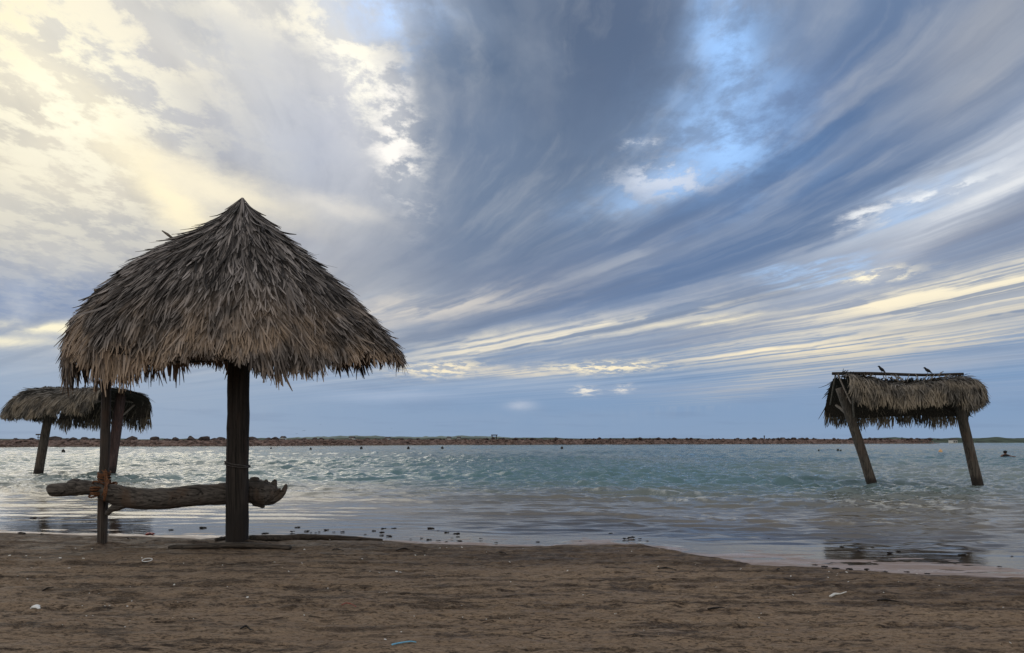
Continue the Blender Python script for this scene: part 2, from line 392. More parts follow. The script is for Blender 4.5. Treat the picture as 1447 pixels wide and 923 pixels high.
def ground_z(x, y):
    eb = edge_b(x); ew = edge_w(x)
    inland = sstep(.05, -.75, y-eb)                         # 1 on the beach, 0 past the brown edge
    shelf = -.064 - .025*np.clip((y-eb)/np.maximum(ew-eb, .05), 0, 1)
    sea = np.clip(y-ew, 0, None)
    z = shelf*(1-inland)+inland*(.0) - .013*np.minimum(sea, 3) - .035*np.clip(sea-3, 0, 40)
    dry = inland; near = (np.abs(x) < 30) & (y < 40) & (y > -20)
    det = np.zeros_like(z)
    if near.any():
        X, Y_ = x[near], y[near]
        big_ = .030*fbm(X*.55, Y_*2.4, 4); mid = .020*fbm(X*2.0, Y_*8, 3); fine = .018*fbm(X*8, Y_*24, 3)
        ridg = np.abs(fbm(X*3.0+9, Y_*14, 3)); clod = .016*sstep(.10, .0, ridg)*sstep(-.1, .25, fbm(X*1.1, Y_*2+40, 3))
        rut = 0
        for (ry, sl_, dp, wd_) in RUTS:
            c0 = ry+sl_*X*.5+.12*fbm(X*.35+ry*3, X*0+ry, 3)
            q = np.exp(-((Y_-c0)/wd_)**2)
            rut = rut + q*(dp*2.4*fbm(X*6+ry, Y_*16, 3)-dp*.9)*sstep(-.35, .1, fbm(X*.5+ry*9, X*0+ry*2, 2))
        drip = dry[near]
        det[near] = (big_+mid+fine-clod*.8+rut)*(drip*.92+.08) + (.030*fbm(X*1.6, Y_*6, 4)+.006*fbm(X*7, Y_*16, 2))*(1-drip)*sstep(2.5,.0,Y_-edge_b(X))
    for (qx, qy, hh, ww) in ((-3.815,10.27,.045,.30),(-5.70,10.27,.035,.16)):       # sand banked round the posts
        dd = np.hypot(x-qx, y-qy)
        det = det+np.where(dd < 1.2, hh*np.exp(-(dd/ww)**2)*(.8+.5*np.sin(3*np.arctan2(y-qy, x-qx)+qx))-.02*np.exp(-((dd-ww*1.8)/.12)**2), 0)
    return z+det
def gz1(x, y): return float(ground_z(np.array([x], float), np.array([y], float))[0])

def axis(lo, hi, step, grow, far):
    a = list(np.arange(lo, hi, step)); s = step; v = a[-1]
    while v < far: s *= grow; v += s; a.append(v)
    s = step; v = a[0]; pre = []
    while v > -far: s *= grow; v -= s; pre.append(v)
    return np.array(pre[::-1]+a)
gx = axis(-9, 9, .020, 1.12, 6000)
gy1 = [3.6]
while gy1[-1] < 14: gy1.append(gy1[-1]+.0036*max(gy1[-1], 4))
s_ = .05
while gy1[-1] < 7000: s_ *= 1.10; gy1.append(gy1[-1]+s_)
pre = [3.6]; s_ = .03
while pre[-1] > -3000: s_ *= 1.14; pre.append(pre[-1]-s_)
gy = np.array(pre[:0:-1]+gy1)
GX, GY = np.meshgrid(gx, gy)
X, Y_ = GX.ravel(), GY.ravel()
Z = ground_z(X, Y_)
eb, ew = edge_b(X), edge_w(X)
inl = sstep(.02, -.12, Y_-eb)
debris_ruts = np.clip(.8*sstep(.10, .36, fbm(X*1.6, Y_*9, 5, .6)+.35*fbm(X*.3, Y_*1.2, 3)), 0, 1)
for (ry, sl_, dp, wd_) in RUTS:
    c0 = ry+sl_*X*.5+.12*fbm(X*.35+ry*3, X*0+ry, 3)
    debris_ruts = np.maximum(debris_ruts, np.exp(-((Y_-c0)/(wd_*.45))**2)*sstep(-.15, .2, fbm(X*5+ry, Y_*14, 3)+.5*fbm(X*.5+ry, X*0, 2)))  # ruts coloured darker along their lines
line = np.exp(-((Y_-eb+.04)/.07)**2)*sstep(-.25, .05, fbm(X*4, Y_*9, 3))
debris_ruts = np.maximum(debris_ruts, line)
moist = 1.25*sstep(-3.0, -.6, Y_-eb+1.3*fbm(X*.5, Y_*.9, 3))*(1-.45*sstep(0, 4, X))
me = mesh_np('sand', np.stack([X, Y_, Z], 1), grid_faces(len(gy), len(gx)), {'sand': np.stack([inl, debris_ruts, moist, np.ones_like(X)], 1)})
m, P, O = material('beach_sand')
geo = nd('ShaderNodeNewGeometry').outputs['Position']
a_ = nd('ShaderNodeAttribute', attribute_name='sand'); s = nd('ShaderNodeSeparateColor'); L.new(a_.outputs['Color'], s.inputs[0])
n1 = NOISE(MAP(geo, scl=(.6,2.2,1)), 2, 6, .65); n2 = NOISE(MAP(geo, scl=(1,3,1)), 38, 5, .7); n3 = NOISE(geo, 160, 3, .6)
dry = MIX(RANGE(n1, .3, .7), (.235,.158,.100), (.335,.235,.152))
dry = MIX(RANGE(n2, .56, .36, 0, .55), dry, (.085,.062,.045))
dry = MIX(RANGE(n3, .35, .65, 0, .35), dry, (.30,.235,.175))
dry = MIX(M('MULTIPLY', s.outputs[2], .6), dry, (.078,.050,.032))
dry = MIX(M('MULTIPLY', s.outputs[1], RANGE(n2, .66, .46, .35, .95)), dry, (.040,.028,.021))
n4 = NOISE(MAP(geo, scl=(.8,3.0,1)), 9, 5, .68, .5); n5 = NOISE(MAP(geo, loc=(7,3,0), scl=(1,2.6,1)), 24, 3, .55, .3); n6 = NOISE(MAP(geo, scl=(.3,2.4,1)), 1.3, 4, .6)
dash = M('MAXIMUM', M('MULTIPLY', RANGE(n4, .45, .40), RANGE(n6, .40, .58, .25, 1)), M('MULTIPLY', RANGE(n5, .43, .385), .8))
dry = MIX(M('MULTIPLY', dash, .85), dry, (.028,.020,.016))
dry = MIX(M('MULTIPLY', RANGE(n4, .56, .64), .4), dry, (.34,.275,.21))  # pale relief highlights painted into the sand colour
wet = MIX(RANGE(n1, .35, .62), (.38,.285,.235), (.27,.195,.155))
wet = MIX(RANGE(n2, .60, .42, 0, .3), wet, (.16,.12,.10))
L.new(MIX(s.outputs[0], wet, dry), P.inputs['Base Color'])
rr = M('SUBTRACT', M('ADD', M('ADD', .34, M('MULTIPLY', RANGE(n1,.35,.6), .3)), M('MULTIPLY', s.outputs[0], .30)), M('MULTIPLY', s.outputs[2], .12)); L.new(rr, P.inputs['Roughness'])
L.new(M('SUBTRACT', .5, M('MULTIPLY', s.outputs[0], .35)), P.inputs['Specular IOR Level'])
b = nd('ShaderNodeBump'); b.inputs['Distance'].default_value = .02
L.new(M('ADD', M('MULTIPLY', s.outputs[0], .65), .08), b.inputs['Strength'])
L.new(M('SUBTRACT', M('ADD', n2, M('MULTIPLY', n3, .35)), M('MULTIPLY', dash, .8)), b.inputs['Height']); L.new(b.outputs[0], P.inputs['Normal'])
tag(link('sand', me, m), kind='structure')

# ---- water: a sheet with real waves
rows = [6.8]
while rows[-1] < 60: rows.append(rows[-1]*1.0034)
while rows[-1] < 330: rows.append(rows[-1]*1.008)
while rows[-1] < 7000: rows.append(rows[-1]*1.08)
rows = np.array(rows)
cols_ = np.concatenate([-np.geomspace(1.0, 60, 40)[::-1], np.linspace(-.99, .99, 900), np.geomspace(1.0, 60, 40)])
CX, RY = np.meshgrid(cols_, rows); X = (CX*RY).ravel(); Y_ = RY.ravel()
sp = np.maximum(RY.ravel()*.0036, .03)
WN = [vn(X*.25+i*3.1, Y_*.25) for i in range(5)]; WM = [vn(X*.16+i*9, Y_*.16)+.5 for i in range(5)]
off = Y_-edge_w(X)
Z = np.zeros_like(X)
wr = np.random.default_rng(5)
calm = .62+.38*sstep(-.25, .25, fbm(X*.05, Y_*.03, 3))
for i in range(104):
    lam = .26*(1.8/.26)**wr.random() if i < 70 else wr.uniform(1.8, 4.6); th = wr.normal(0, .5)
    k = 2*math.pi/lam; kx, ky = k*math.sin(th), k*math.cos(th)
    ph = kx*X+ky*Y_+wr.random()*6.28 + 1.6*WN[i % 5]
    amp = (.0118*(lam/1.0)**.8 if i < 70 else .0062*(lam/2)**.5)
    ok = sstep(lam*.45, lam*.22, sp)
    sn = np.sin(ph); Z += amp*ok*(sn+.5*(sn*sn-.5))*(.5+1.0*WM[(i*3) % 5])
grow = sstep(1.6, 12, off)*(.6+.4*sstep(6,18,off))
Z *= grow*calm
right_ = .30+.70*sstep(-2, 3, X)
for i in range(26):                     # small ripples that reach right to the edge
    lam = wr.uniform(.24, .75); th = wr.normal(0, .28); k = 2*math.pi/lam
    ph = k*math.sin(th)*X+k*math.cos(th)*Y_+wr.random()*6.28+1.8*vn(X*.5+i*2.1, Y_*.5)
    Z += .0030*(lam/.5)*np.sin(ph)*sstep(lam*.5, lam*.3, sp)*sstep(.3, 2.4, off)*right_*(.3+1.4*sstep(-.2,.2,fbm(X*.4+i, Y_*.9, 2)))
# small breaking fronts that follow the shore
fr = 0
for (d0, am, w_) in ((1.3,.005,.09),(1.9,.007,.11),(2.5,.011,.14),(2.9,.010,.13),(3.8,.014,.15),(4.7,.02,.2),(7.7,.03,.3),(3.3,.014,.17),(4.2,.022,.20),(5.3,.030,.25),(6.7,.036,.32),(8.6,.042,.42),(11,.036,.5)):
    q = off-d0-.45*fbm(X*.10+d0*5, X*0+d0, 3)*(1+d0*.12)-.10*fbm(X*.9+d0, X*0, 2)
    msk = sstep(-.16, .16, fbm(X*.13+d0*11, X*0+d0*3, 3)+.05)
    fr = fr+am*1.9*msk*np.exp(-(q/(w_*np.where(q < 0, .7, 1.7)))**2)
Z += fr*(.8+.4*vn(X*1.3, Y_*1.3))
Z += .0016*fbm(X*.8, Y_*3.5, 3)*sstep(.2, 1.5, off)
Z -= .03*sstep(-1.6, -2.4, off)
deep = sstep(4.5, 17, off+1.8*fbm(X*.2, Y_*.5, 3)); murk = sstep(.9, 4.6, off+.8*fbm(X*.3, Y_*.9, 3))*(.55+.45*deep)
thin = np.clip(deep, 0, 1)
far_ = sstep(15, 60, Y_)
foam = np.clip(fr*20-.4, 0, 1)*sstep(.02, .25, fbm(X*5, Y_*7, 4, .6)+.12*vn(X*.6, Y_*.2))
edgef = np.exp(-((off-.10)/.09)**2)*sstep(-.05, .25, fbm(X*5, Y_*7, 3))
foam = np.clip(foam*.55*sstep(-.05,.25,fbm(X*.9+3,Y_*.7,3))+edgef*.6*sstep(.0,.3,fbm(X*1.3,X*0+3,3)), 0, 1)
teal = sstep(-.3, .3, fbm(X*.03+4, Y_*.012, 3)+.25*np.exp(-((X/np.maximum(Y_,1)-.22)/.3)**2))
me = mesh_np('water', np.stack([X, Y_, Z+WZ], 1), grid_faces(len(rows), len(cols_)), {'water': np.stack([deep, foam, far_, teal], 1), 'murk': np.stack([murk, murk, murk, teal*0+1], 1)})
m, P, O = material('sea_water'); N.remove(P)
geo = nd('ShaderNodeNewGeometry').outputs['Position']
a_ = nd('ShaderNodeAttribute', attribute_name='water'); s = nd('ShaderNodeSeparateColor'); L.new(a_.outputs['Color'], s.inputs[0])
dp, fo, fa = s.outputs; tl = a_.outputs['Alpha']; mk = nd('ShaderNodeAttribute', attribute_name='murk').outputs['Fac']
r1 = NOISE(MAP(geo, scl=(1,2.0,1)), 3.4, 5, .6, .5); r2 = NOISE(MAP(geo, scl=(1,1.7,1)), 13, 3, .6); r3 = NOISE(MAP(geo, scl=(.8,1.5,1)), 1.0, 5, .62, .4); r5 = NOISE(MAP(geo, scl=(1,.42,1)), .55, 4, .6, .3); r4 = NOISE(MAP(geo, scl=(.5,3.2,1)), 2.2, 4, .6, .3)
b = nd('ShaderNodeBump'); b.inputs['Distance'].default_value = .10
h = M('ADD', M('ADD', M('MULTIPLY', r1, .8), M('MULTIPLY', r2, .12)), M('ADD', M('MULTIPLY', M('MULTIPLY', M('ADD', r3, M('MULTIPLY', r5, 2.6)), 2.2), fa), M('MULTIPLY', r4, .5)))
L.new(h, b.inputs['Height']); L.new(M('ADD', .045, M('ADD', M('MULTIPLY', mk, .14), M('MULTIPLY', dp, .34))), b.inputs['Strength'])
body = nd('ShaderNodeBsdfDiffuse')
L.new(MIX(dp, (.27,.225,.155), MIX(RANGE(tl, 0, 1), (.215,.26,.245), (.11,.205,.225))), body.inputs[0]); 
tr = nd('ShaderNodeBsdfTransparent'); tr.inputs[0].default_value = (.90,.93,.90,1)
inner = nd('ShaderNodeMixShader'); L.new(M('MULTIPLY', mk, .95), inner.inputs[0]); L.new(tr.outputs[0], inner.inputs[1]); L.new(body.outputs[0], inner.inputs[2])
gl = nd('ShaderNodeBsdfGlossy'); gl.inputs['Roughness'].default_value = .04; L.new(b.outputs[0], gl.inputs['Normal'])
L.new(M('ADD', .03, M('MULTIPLY', fa, .08)), gl.inputs['Roughness'])
fz = nd('ShaderNodeFresnel'); L.new(M('ADD', 1.42, M('MULTIPLY', M('SUBTRACT', 1.0, mk), .55)), fz.inputs['IOR']); L.new(b.outputs[0], fz.inputs['Normal'])
ws = nd('ShaderNodeMixShader'); L.new(fz.outputs[0], ws.inputs[0]); L.new(inner.outputs[0], ws.inputs[1]); L.new(gl.outputs[0], ws.inputs[2])
fd = nd('ShaderNodeBsdfDiffuse'); fd.inputs[0].default_value = (.75,.75,.72,1)
fs = nd('ShaderNodeMixShader'); L.new(M('MULTIPLY', fo, .8), fs.inputs[0]); L.new(ws.outputs[0], fs.inputs[1]); L.new(fd.outputs[0], fs.inputs[2])
L.new(fs.outputs[0], O.inputs[0])
tag(link('water', me, m), kind='structure')

# ------------------------------------------------------------------ thatch
def thatch(Sf, rows_, per_m, length, wid, ext, seed, vmax=.97, vmin=.0, lift=.035, closed=False, sway=.35, tipk=1.0, ulen=None, dens=1.0):
    """palm leaf strips over the surface Sf(u,v); v runs from ridge to eave; returns V,F,attr"""
    r = np.random.default_rng(seed); eps = 1e-3
    VV, AA = [], []
    us = np.linspace(0, 1, 400)
    for iv in range(rows_):
        v0 = vmin+(vmax-vmin)*(iv/(rows_-1))**.9
        pr = Sf(us, np.full_like(us, max(v0, .02))); arc = np.r_[0, np.cumsum(np.linalg.norm(np.diff(pr, axis=0), axis=1))]
        n = max(14, int(arc[-1]*per_m*dens))
        u = np.interp(r.random(n)*arc[-1], arc, us)
        v = np.clip(v0+r.normal(0, .5*(vmax-vmin)/rows_, n), .001, .995)
        # slope length of each generatrix
        sl_ = np.linalg.norm(Sf(u, np.ones(n))-Sf(u, np.full(n, .5)), axis=1)*2
        Ls = length*(.65+.7*r.random(n))
        lim = (1-v)*sl_ + ext(u)*(.70+.45*r.random(n)**1.0)
        if iv < rows_-3: lim = (1-v)*sl_+ext(u)*.55*r.random(n)
        Ls = np.minimum(Ls, np.maximum(lim, .08)); w = wid*(.6+.8*r.random(n))
        du = np.clip(r.normal(0, sway, n), -1.8*sway, 1.8*sway)
        K = 5; P_ = []; 
        base = Sf(u, v); Sv = Sf(u, np.minimum(v+.02, 1))-Sf(u, np.minimum(v+.02, 1)-.02); 
        u2 = (u+eps) % 1 if closed else np.clip(u+eps, 0, 1); u1 = (u-eps) % 1 if closed else np.clip(u-eps, 0, 1)
        vm = np.clip(v, .03, 1)
        Su = Sf(u2, vm)-Sf(u1, vm); nrm = np.cross(Su, Sv); nrm /= np.linalg.norm(nrm, axis=1)[:, None]+1e-9
        sgn = np.sign(nrm[:, 2]+.25); sgn[sgn == 0] = 1
        nrm *= sgn[:, None]
        Sdir = Su/(np.linalg.norm(Su, axis=1)[:, None]+1e-9)
        eavep = Sf(u, np.ones(n)); ed = eavep-Sf(u, np.full(n, .95)); ed /= np.linalg.norm(ed, axis=1)[:, None]
        hang = ed*.55+np.array([0, 0, -1.0]); hang /= np.linalg.norm(hang, axis=1)[:, None]
        lf0 = lift*(.2+1.2*r.random(n)); curl = (r.normal(.2, .9, n))*lift*1.3; bend = np.clip(r.normal(0, .14, n), -.3, .3)
        fly = r.random(n) < .012; curl[fly] += lift*(1.0+2.5*r.random(fly.sum()))
        for k in range(K):
            s_ = k/(K-1); dist = Ls*s_; vs = v+dist/sl_
            ins = np.minimum(vs, 1); p = Sf(u, ins)
            ex = np.maximum(vs-1, 0)*sl_
            p = p+hang*ex[:, None]+Sdir*((du*dist*(.5+.5*s_)+bend*Ls*s_*s_)/(1+1.2*ex))[:, None]+nrm*(lf0*(.35+.65*s_)+curl*s_*s_)[:, None]
            P_.append(p)
        P_ = np.stack(P_, 1)                                    # n,K,3
        T = np.gradient(P_, axis=1); T /= np.linalg.norm(T, axis=2)[..., None]+1e-9
        roll = r.normal(0, .5, n)
        side = np.cross(T, nrm[:, None, :]); side /= np.linalg.norm(side, axis=2)[..., None]+1e-9
        side = side*np.cos(roll)[:, None, None]+nrm[:, None, :]*np.sin(roll)[:, None, None]
        prof = np.array([.6, 1, 1.0, .8, .30])[None, :, None]
        hw = side*(w[:, None, None]*prof)*.5
        fold = nrm[:, None, :]*(w[:, None, None]*prof)*.22
        V3 = np.stack([P_-hw, P_+fold, P_+hw], 2)               # n,K,3,3
        VV.append(V3.reshape(-1, 3))
        shade = np.clip(r.beta(.65, 1.15, n), 0, 1)
        at_ = np.zeros((n, K, 3, 4)); at_[..., 0] = shade[:, None, None]; at_[..., 1] = np.linspace(.15, 1, K)[None, :, None]
        at_[..., 2] = (np.minimum(v+Ls/sl_, 1.1))[:, None, None]; at_[..., 3] = 1
        AA.append(at_.reshape(-1, 4))
    V = np.concatenate(VV); A = np.concatenate(AA); n = len(V)//15
    f = []
    for k in range(4):
        for j in range(2):
            a = k*3+j; f.append((a, a+1, a+4, a+3))
    F = (np.arange(n)[:, None, None]*15+np.array(f)[None]).reshape(-1, 4)
    return V, F, A
def merge(parts):
    V, F, A = [], [], []; b_ = 0
    for v, f, a in parts: V.append(v); F.append(f+b_); A.append(a); b_ += len(v)
    return np.concatenate(V), np.concatenate(F), np.concatenate(A)
def light_block(Sf, nu, nv, v1, name, parent, drop=.03):  # added dark sheet under the strips, blocks light through their gaps
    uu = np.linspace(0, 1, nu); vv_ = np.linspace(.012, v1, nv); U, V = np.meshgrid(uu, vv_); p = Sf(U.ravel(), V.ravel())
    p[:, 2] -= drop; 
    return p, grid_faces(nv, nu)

# ------------------------------------------------------------------ main palapa
HY = on(335, 768).y; K_ = HY/FP                     # 10.27 m away; metres per photo px there
apex = at(343, 280, HY)
Rp = np.array([(0,0),(10,14),(27,30),(53,53),(93,88),(142,133),(182,178),(208,208),(218,222)], float)*K_
Lp = np.array([(0,0),(13,13),(31,33),(60,50),(108,73),(148,97),(178,125),(206,151),(229,176),(241,205),(244,228)], float)*K_
Fp = np.array([(0,0),(9,16),(22,34),(46,66),(76,110),(102,158),(120,205),(128,240)], float)*K_
Bp = np.array([(0,0),(9,14),(22,30),(46,56),(76,90),(102,134),(120,176),(128,205)], float)*K_
def prof(Pf, v):
    t = np.r_[0, np.cumsum(np.linalg.norm(np.diff(Pf, axis=0), axis=1))]; t /= t[-1]
    return np.interp(v, t, Pf[:, 0]), np.interp(v, t, Pf[:, 1])
def S_main(u, v):
    th = 2*np.pi*u; c_, s_ = np.cos(th), np.sin(th)
    rr_, rz = prof(Rp, v); lr, lz = prof(Lp, v); fr_, fz_ = prof(Fp, v); br, bz = prof(Bp, v)
    xr = np.where(c_ > 0, rr_, lr); xz = np.where(c_ > 0, rz, lz); yr = np.where(s_ < 0, fr_, br); yz = np.where(s_ < 0, fz_, bz)
    c2 = c_*c_
    z = xz*c2+yz*(1-c2)
    lump = .05*np.sin(th*3+1)+.035*np.sin(th*7+v*5)+.02*np.sin(th*13+v*11)
    return np.stack([apex.x+xr*c_*(1+lump*.25*v), apex.y+yr*s_*(1+lump*.5*v), apex.z-z+lump*.5*v*v], -1)
ex_c = [-1.05,-.96,-.87,-.79,-.72,-.63,-.56,-.42,-.33,-.17,0,.17,.28,.35,.46,.7,.81,.9,1.05]
ex_v = [48,50,42,0,2,20,44,46,8,6,-6,0,14,32,10,8,4,-2,12]
def ext_main(u):
    th = 2*np.pi*u; c_ = np.cos(th); e_ = np.interp(c_, ex_c, ex_v)*K_
    back = np.sin(th) > 0
    e_ = np.where(back, .10+.10*vn(c_*9, c_*0+2)+np.where(c_ < -.55, .30, 0), e_)
    return np.maximum(e_+.09+.16*vn(th*11, th*0)+.20*vn(th*31, th*0+5), .03)
hut = empty('thatched_umbrella', (at(335,768,HY).x, HY, gz1(at(335,768,HY).x, HY)))
tag(hut, 'large thatched palm umbrella standing on the brown sand, on a thick dark pole', 'beach umbrella')
V, F, A = merge([thatch(S_main, 30, 84, .44, .027, ext_main, 3, closed=True, sway=.13, lift=.030, dens=1.0),
                 thatch(S_main, 5, 60, .34, .024, lambda u: u*0+.02, 9, vmax=.16, vmin=.01, closed=True, sway=.05, lift=.02)])
link('thatch', mesh_np('thatch', V, F, {'strip': A}), M_thatch, hut)
p, f = light_block(S_main, 120, 24, .985, 'l', hut)
link('roof_light_block', mesh_np('roof_light_block', p, f), M_under, hut)
mb = MB(); b0 = at(335, 770, HY); b0.z = -.25
hs = seglerp([b0, at(335.0,700,HY), at(336,620,HY), at(337,540,HY), at(338,470,HY), at(339,380,HY)], 40)
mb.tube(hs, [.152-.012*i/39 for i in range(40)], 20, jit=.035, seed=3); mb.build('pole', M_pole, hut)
mb = MB(); q0 = at(143.5, 771, HY); q0.z = -.25
mb.tube(seglerp([q0, at(146,700,HY), at(148.5,620,HY), at(150,560,HY), at(151,505,HY)], 26), [.066-.006*i/25 for i in range(26)], 12, jit=.07, seed=8)
mb.build('support_post', M_post, hut)
# rafters below the added dark sheet
for th in (10, 55, 95, 140, 180, 225, 262, 310):
    u = th/360; ps = [Vector(S_main(np.array([u]), np.array([v]))[0])-Vector((0,0,.10)) for v in (.06,.35,.65,.93)]
    mb = MB(); mb.tube(ps, .03, 8, jit=.1, seed=th); mb.build('rafter', M_post, hut)
for y_ in (-.12, .12):
    mb = MB(); mb.tube([at(150,512,HY)+Vector((-.25,y_,0)), at(338,505,HY)+Vector((0,y_,0)), at(520,492,HY)+Vector((0,y_,0))], .04, 8, jit=.06, seed=2); mb.build('crossbeam', M_pole, hut)
mb = MB()
for (z1, z2) in ((652, 659),):
    ps = [Vector((at(335.5,620,HY).x+.165*math.cos(t), HY+.165*math.sin(t), at(0, 655.5,HY).z-.035*math.cos(t)+.004*math.sin(5*t))) for t in np.linspace(0, 2*math.pi, 30)]
    mb.tube(ps, .011, 6, cap=False)
    ps2 = [Vector((at(335.5,620,HY).x+.168*math.cos(t), HY+.165*math.sin(t), at(0, 657.5,HY).z-.03*math.cos(t+.4))) for t in np.linspace(0, 2*math.pi, 30)]
    mb.tube(ps2, .008, 6, cap=False)
mb.build('binding', M_wire, hut)
# a snapped twig sticking out of the left slope and a stub further down
mb = MB(); mb.tube([at(243,336,HY), at(237,331,HY), at(229,326,HY)], [.018,.02,.008], 6, jit=.2); mb.build('twig', M_stick, hut)
mb = MB(); mb.tube([at(152,407,HY), at(134,411,HY)], [.03,.028], 8, jit=.1); mb.build('rafter_end', M_stick, hut)

# ------------------------------------------------------------------ driftwood log bench
def loft(sections, seg=20, jit=.05, seed=1, n=60):
    """sections: (px, ptop, pbottom, depth)"""
    S_ = np.array(sections, float)
    t = np.linspace(0, len(S_)-1, n); out = []
    s2 = seglerp([tuple(r_) for r_ in S_], n)
    mb = MB(); pts, rad = [], []
    for px, pt, pb, Y in s2:
        pts.append(at(px, (pt+pb)/2, Y)); rad.append(max(.012, (pb-pt)/2*Y/FP))
    mb.tube(pts, rad, seg, jit=jit, seed=seed, nscale=2.6)
    return mb
DL, DR = HY-.17, HY+.30
def dep(px): return DL+(DR-DL)*np.clip((px-148)/(335-148), -.5, 1.1)
sec = [(66,690,695),(70,684,700),(80,683,702),(95,681,701),(104,680,701),(106,676,701),(112,678,700),(125,679,699),(140,681,702),(150,683,708),(165,685,714),(180,688,718),(200,689.5,720),(225,690,720),(250,688,718),(275,685,715),(300,684,714),(320,682,713),(345,680,711),(358,677,712),(368,678,714),(376,680,715),(383,684,713),(388,690,711),(391,697,708)]
mb = loft([(a, b_, c_, dep(a)) for a, b_, c_, in sec], 28, .032, 4, 150)
D = dep(370)
mb.tube(seglerp([at(374,703,D), at(385,707,D), at(395,702,D-.03), at(402,692,D-.03), at(404.5,684,D-.02)], 12), [.11,.085,.075,.06,.05,.045,.042,.038,.034,.03,.022,.008], 10, jit=.12, seed=5)
mb.tube(seglerp([at(366,692,D), at(374,684,D-.03), at(377,677.5,D-.03)], 8), [.11,.09,.075,.06,.045,.035,.025,.008], 8, jit=.2, seed=6)
mb.tube(seglerp([at(374,697,D), at(384,691,D+.03), at(388,681,D+.02), at(388,678.5,D)], 8), [.10,.08,.065,.055,.045,.035,.025,.008], 8, jit=.25, seed=7)
mb.tube(seglerp([at(354,690,D), at(357,680,D), at(366,676,D-.05)], 8), [.10,.09,.08,.06,.05,.04,.03,.008], 8, jit=.2, seed=8)
mb.tube(seglerp([at(380,699,D), at(390,698,D-.05), at(396,690,D-.06)], 8), [.07,.065,.055,.045,.04,.03,.02,.008], 8, jit=.2, seed=10)
mb.tube(seglerp([at(362,708,D), at(370,714,D), at(374,717,D)], 6), [.09,.075,.055,.04,.025,.008], 8, jit=.2, seed=9)
mb.tube(seglerp([at(176,712,dep(170)), at(163,717,dep(160)), at(155,722,dep(155)+.03), at(150,727,dep(150)+.06)], 8), [.07,.06,.055,.05,.045,.04,.035,.02], 8, jit=.18, seed=12)
mb.tube(seglerp([at(118,690,dep(118)), at(110,682,dep(110)), at(104.5,678,dep(104))], 6), [.09,.075,.06,.045,.03,.01], 8, jit=.15, seed=13)
lg = mb.build('driftwood_log', M_log)
tag(lg, 'long weathered driftwood log tied up as a bench between pole and thin post', 'log')
# orange rope that ties it to the thin post
mb = MB(); rr_ = random.Random(3)
cx0 = at(148,690,HY-.06)
for i in range(7):
    a0 = rr_.random()*.1; tl_ = rr_.uniform(-.16,.16); zc = at(0, 683+i*2.6, HY).z
    ps = []
    for t in np.linspace(0, 2*math.pi, 26):
        yy = math.sin(t); y_ = HY-.06+.245*yy if yy > 0 else HY-.06+.285*yy
        ps.append(Vector((cx0.x-.01+.085*math.cos(t)*(1.0+.3*a0)+tl_*.25*yy, y_-(.0 if yy > 0 else .0), at(0, 686+i*1.8, HY).z+tl_*yy*.8+ (.16 if yy > .3 else 0)*0)))
    mb.tube(ps, .012, 6, cap=False, jit=.1)
for i in range(7):   # wraps round the post alone, above the log
    zc = at(0, 668+i*2.2, HY).z
    ps = [Vector((at(147.2,675,HY).x+.078*math.cos(t), HY+.078*math.sin(t), zc+.02*math.sin(t+i))) for t in np.linspace(0, 2*math.pi, 20)]
    mb.tube(ps, .011, 6, cap=False, jit=.1)
for i in range(6):
    ps = seglerp([at(147+rr_.uniform(-4,5),666+rr_.uniform(-3,3),HY-.10), at(150+rr_.uniform(-4,4),680,HY-.16), at(148+rr_.uniform(-5,4),692,HY-.37), at(146+rr_.uniform(-5,5),704+rr_.uniform(-4,5),HY-.33)], 10)
    mb.tube(ps, .008, 5, jit=.2, seed=i)
tag(mb.build('rope', M_rope), 'frayed orange rope lashing the log to the thin post', 'rope')

# planks / logs lying at the foot of the pole
def lying(name, pts, rad, mat, label, cat='plank', flat=.6, seed=1, jit=.12):
    mb = MB(); ps = []
    for (px, py, dz) in pts:
        q = on(px, py); q.z = gz1(q.x, q.y)+dz; ps.append(q)
    n = 24; mb.tube(seglerp(ps, n), list(np.interp(np.linspace(0,1,n), np.linspace(0,1,len(rad)), rad)), 10, jit=jit, flat=flat, seed=seed)
    return tag(mb.build(name, mat), label, cat)
lying('driftwood_plank', [(240,775,.03),(285,775.5,.03),(340,774,.04),(410,776,.03)], [.05,.065,.07,.05], M_plank, 'dark plank half buried in sand in front of the thick pole', seed=4)
lying('driftwood_branch', [(352,764,.03),(400,760.5,.04),(440,758.5,.04),(500,758,.03),(540,760,.01)], [.05,.055,.05,.04,.02], M_plank, 'long dark branch lying behind the pole along the waterline', 'branch', .9, seed=7)
lying('driftwood_branch', [(305,765,.02),(318,763,.03),(330,764,.02)], [.03,.04,.03], M_plank, 'short dark chunk of wood touching the left foot of the thick pole', 'branch', .9, seed=9)

# ------------------------------------------------------------------ the two shelters standing in the water
def quadS(P0, P1, E0, E1, bulge=.25, sag=0.0, wav=.04, ph=0):
    P0, P1, E0, E1 = [np.array(tuple(p)) for p in (P0, P1, E0, E1)]
    nn = np.cross((P1-P0) if np.linalg.norm(P1-P0) > .1 else (E1-E0), (E0+E1)/2-(P0+P1)/2); nn /= np.linalg.norm(nn)
    if nn[2] < 0: nn = -nn
    def Sf(u, v):
        u_ = np.asarray(u)[:, None]; v_ = np.asarray(v)[:, None]
        p = (P0*(1-u_)+P1*u_)*(1-v_)+(E0*(1-u_)+E1*u_)*v_
        k = bulge*np.sin(np.pi*np.clip(v_, 0, 1)**1.3*.95)
        p = p+nn*k
        p[:, 2] += wav*np.sin(u*9+ph)*v+wav*.6*np.sin(u*23+ph*2)*v*v - sag*np.sin(np.pi*np.clip(u,0,1))*(1-v)
        return p
    return Sf
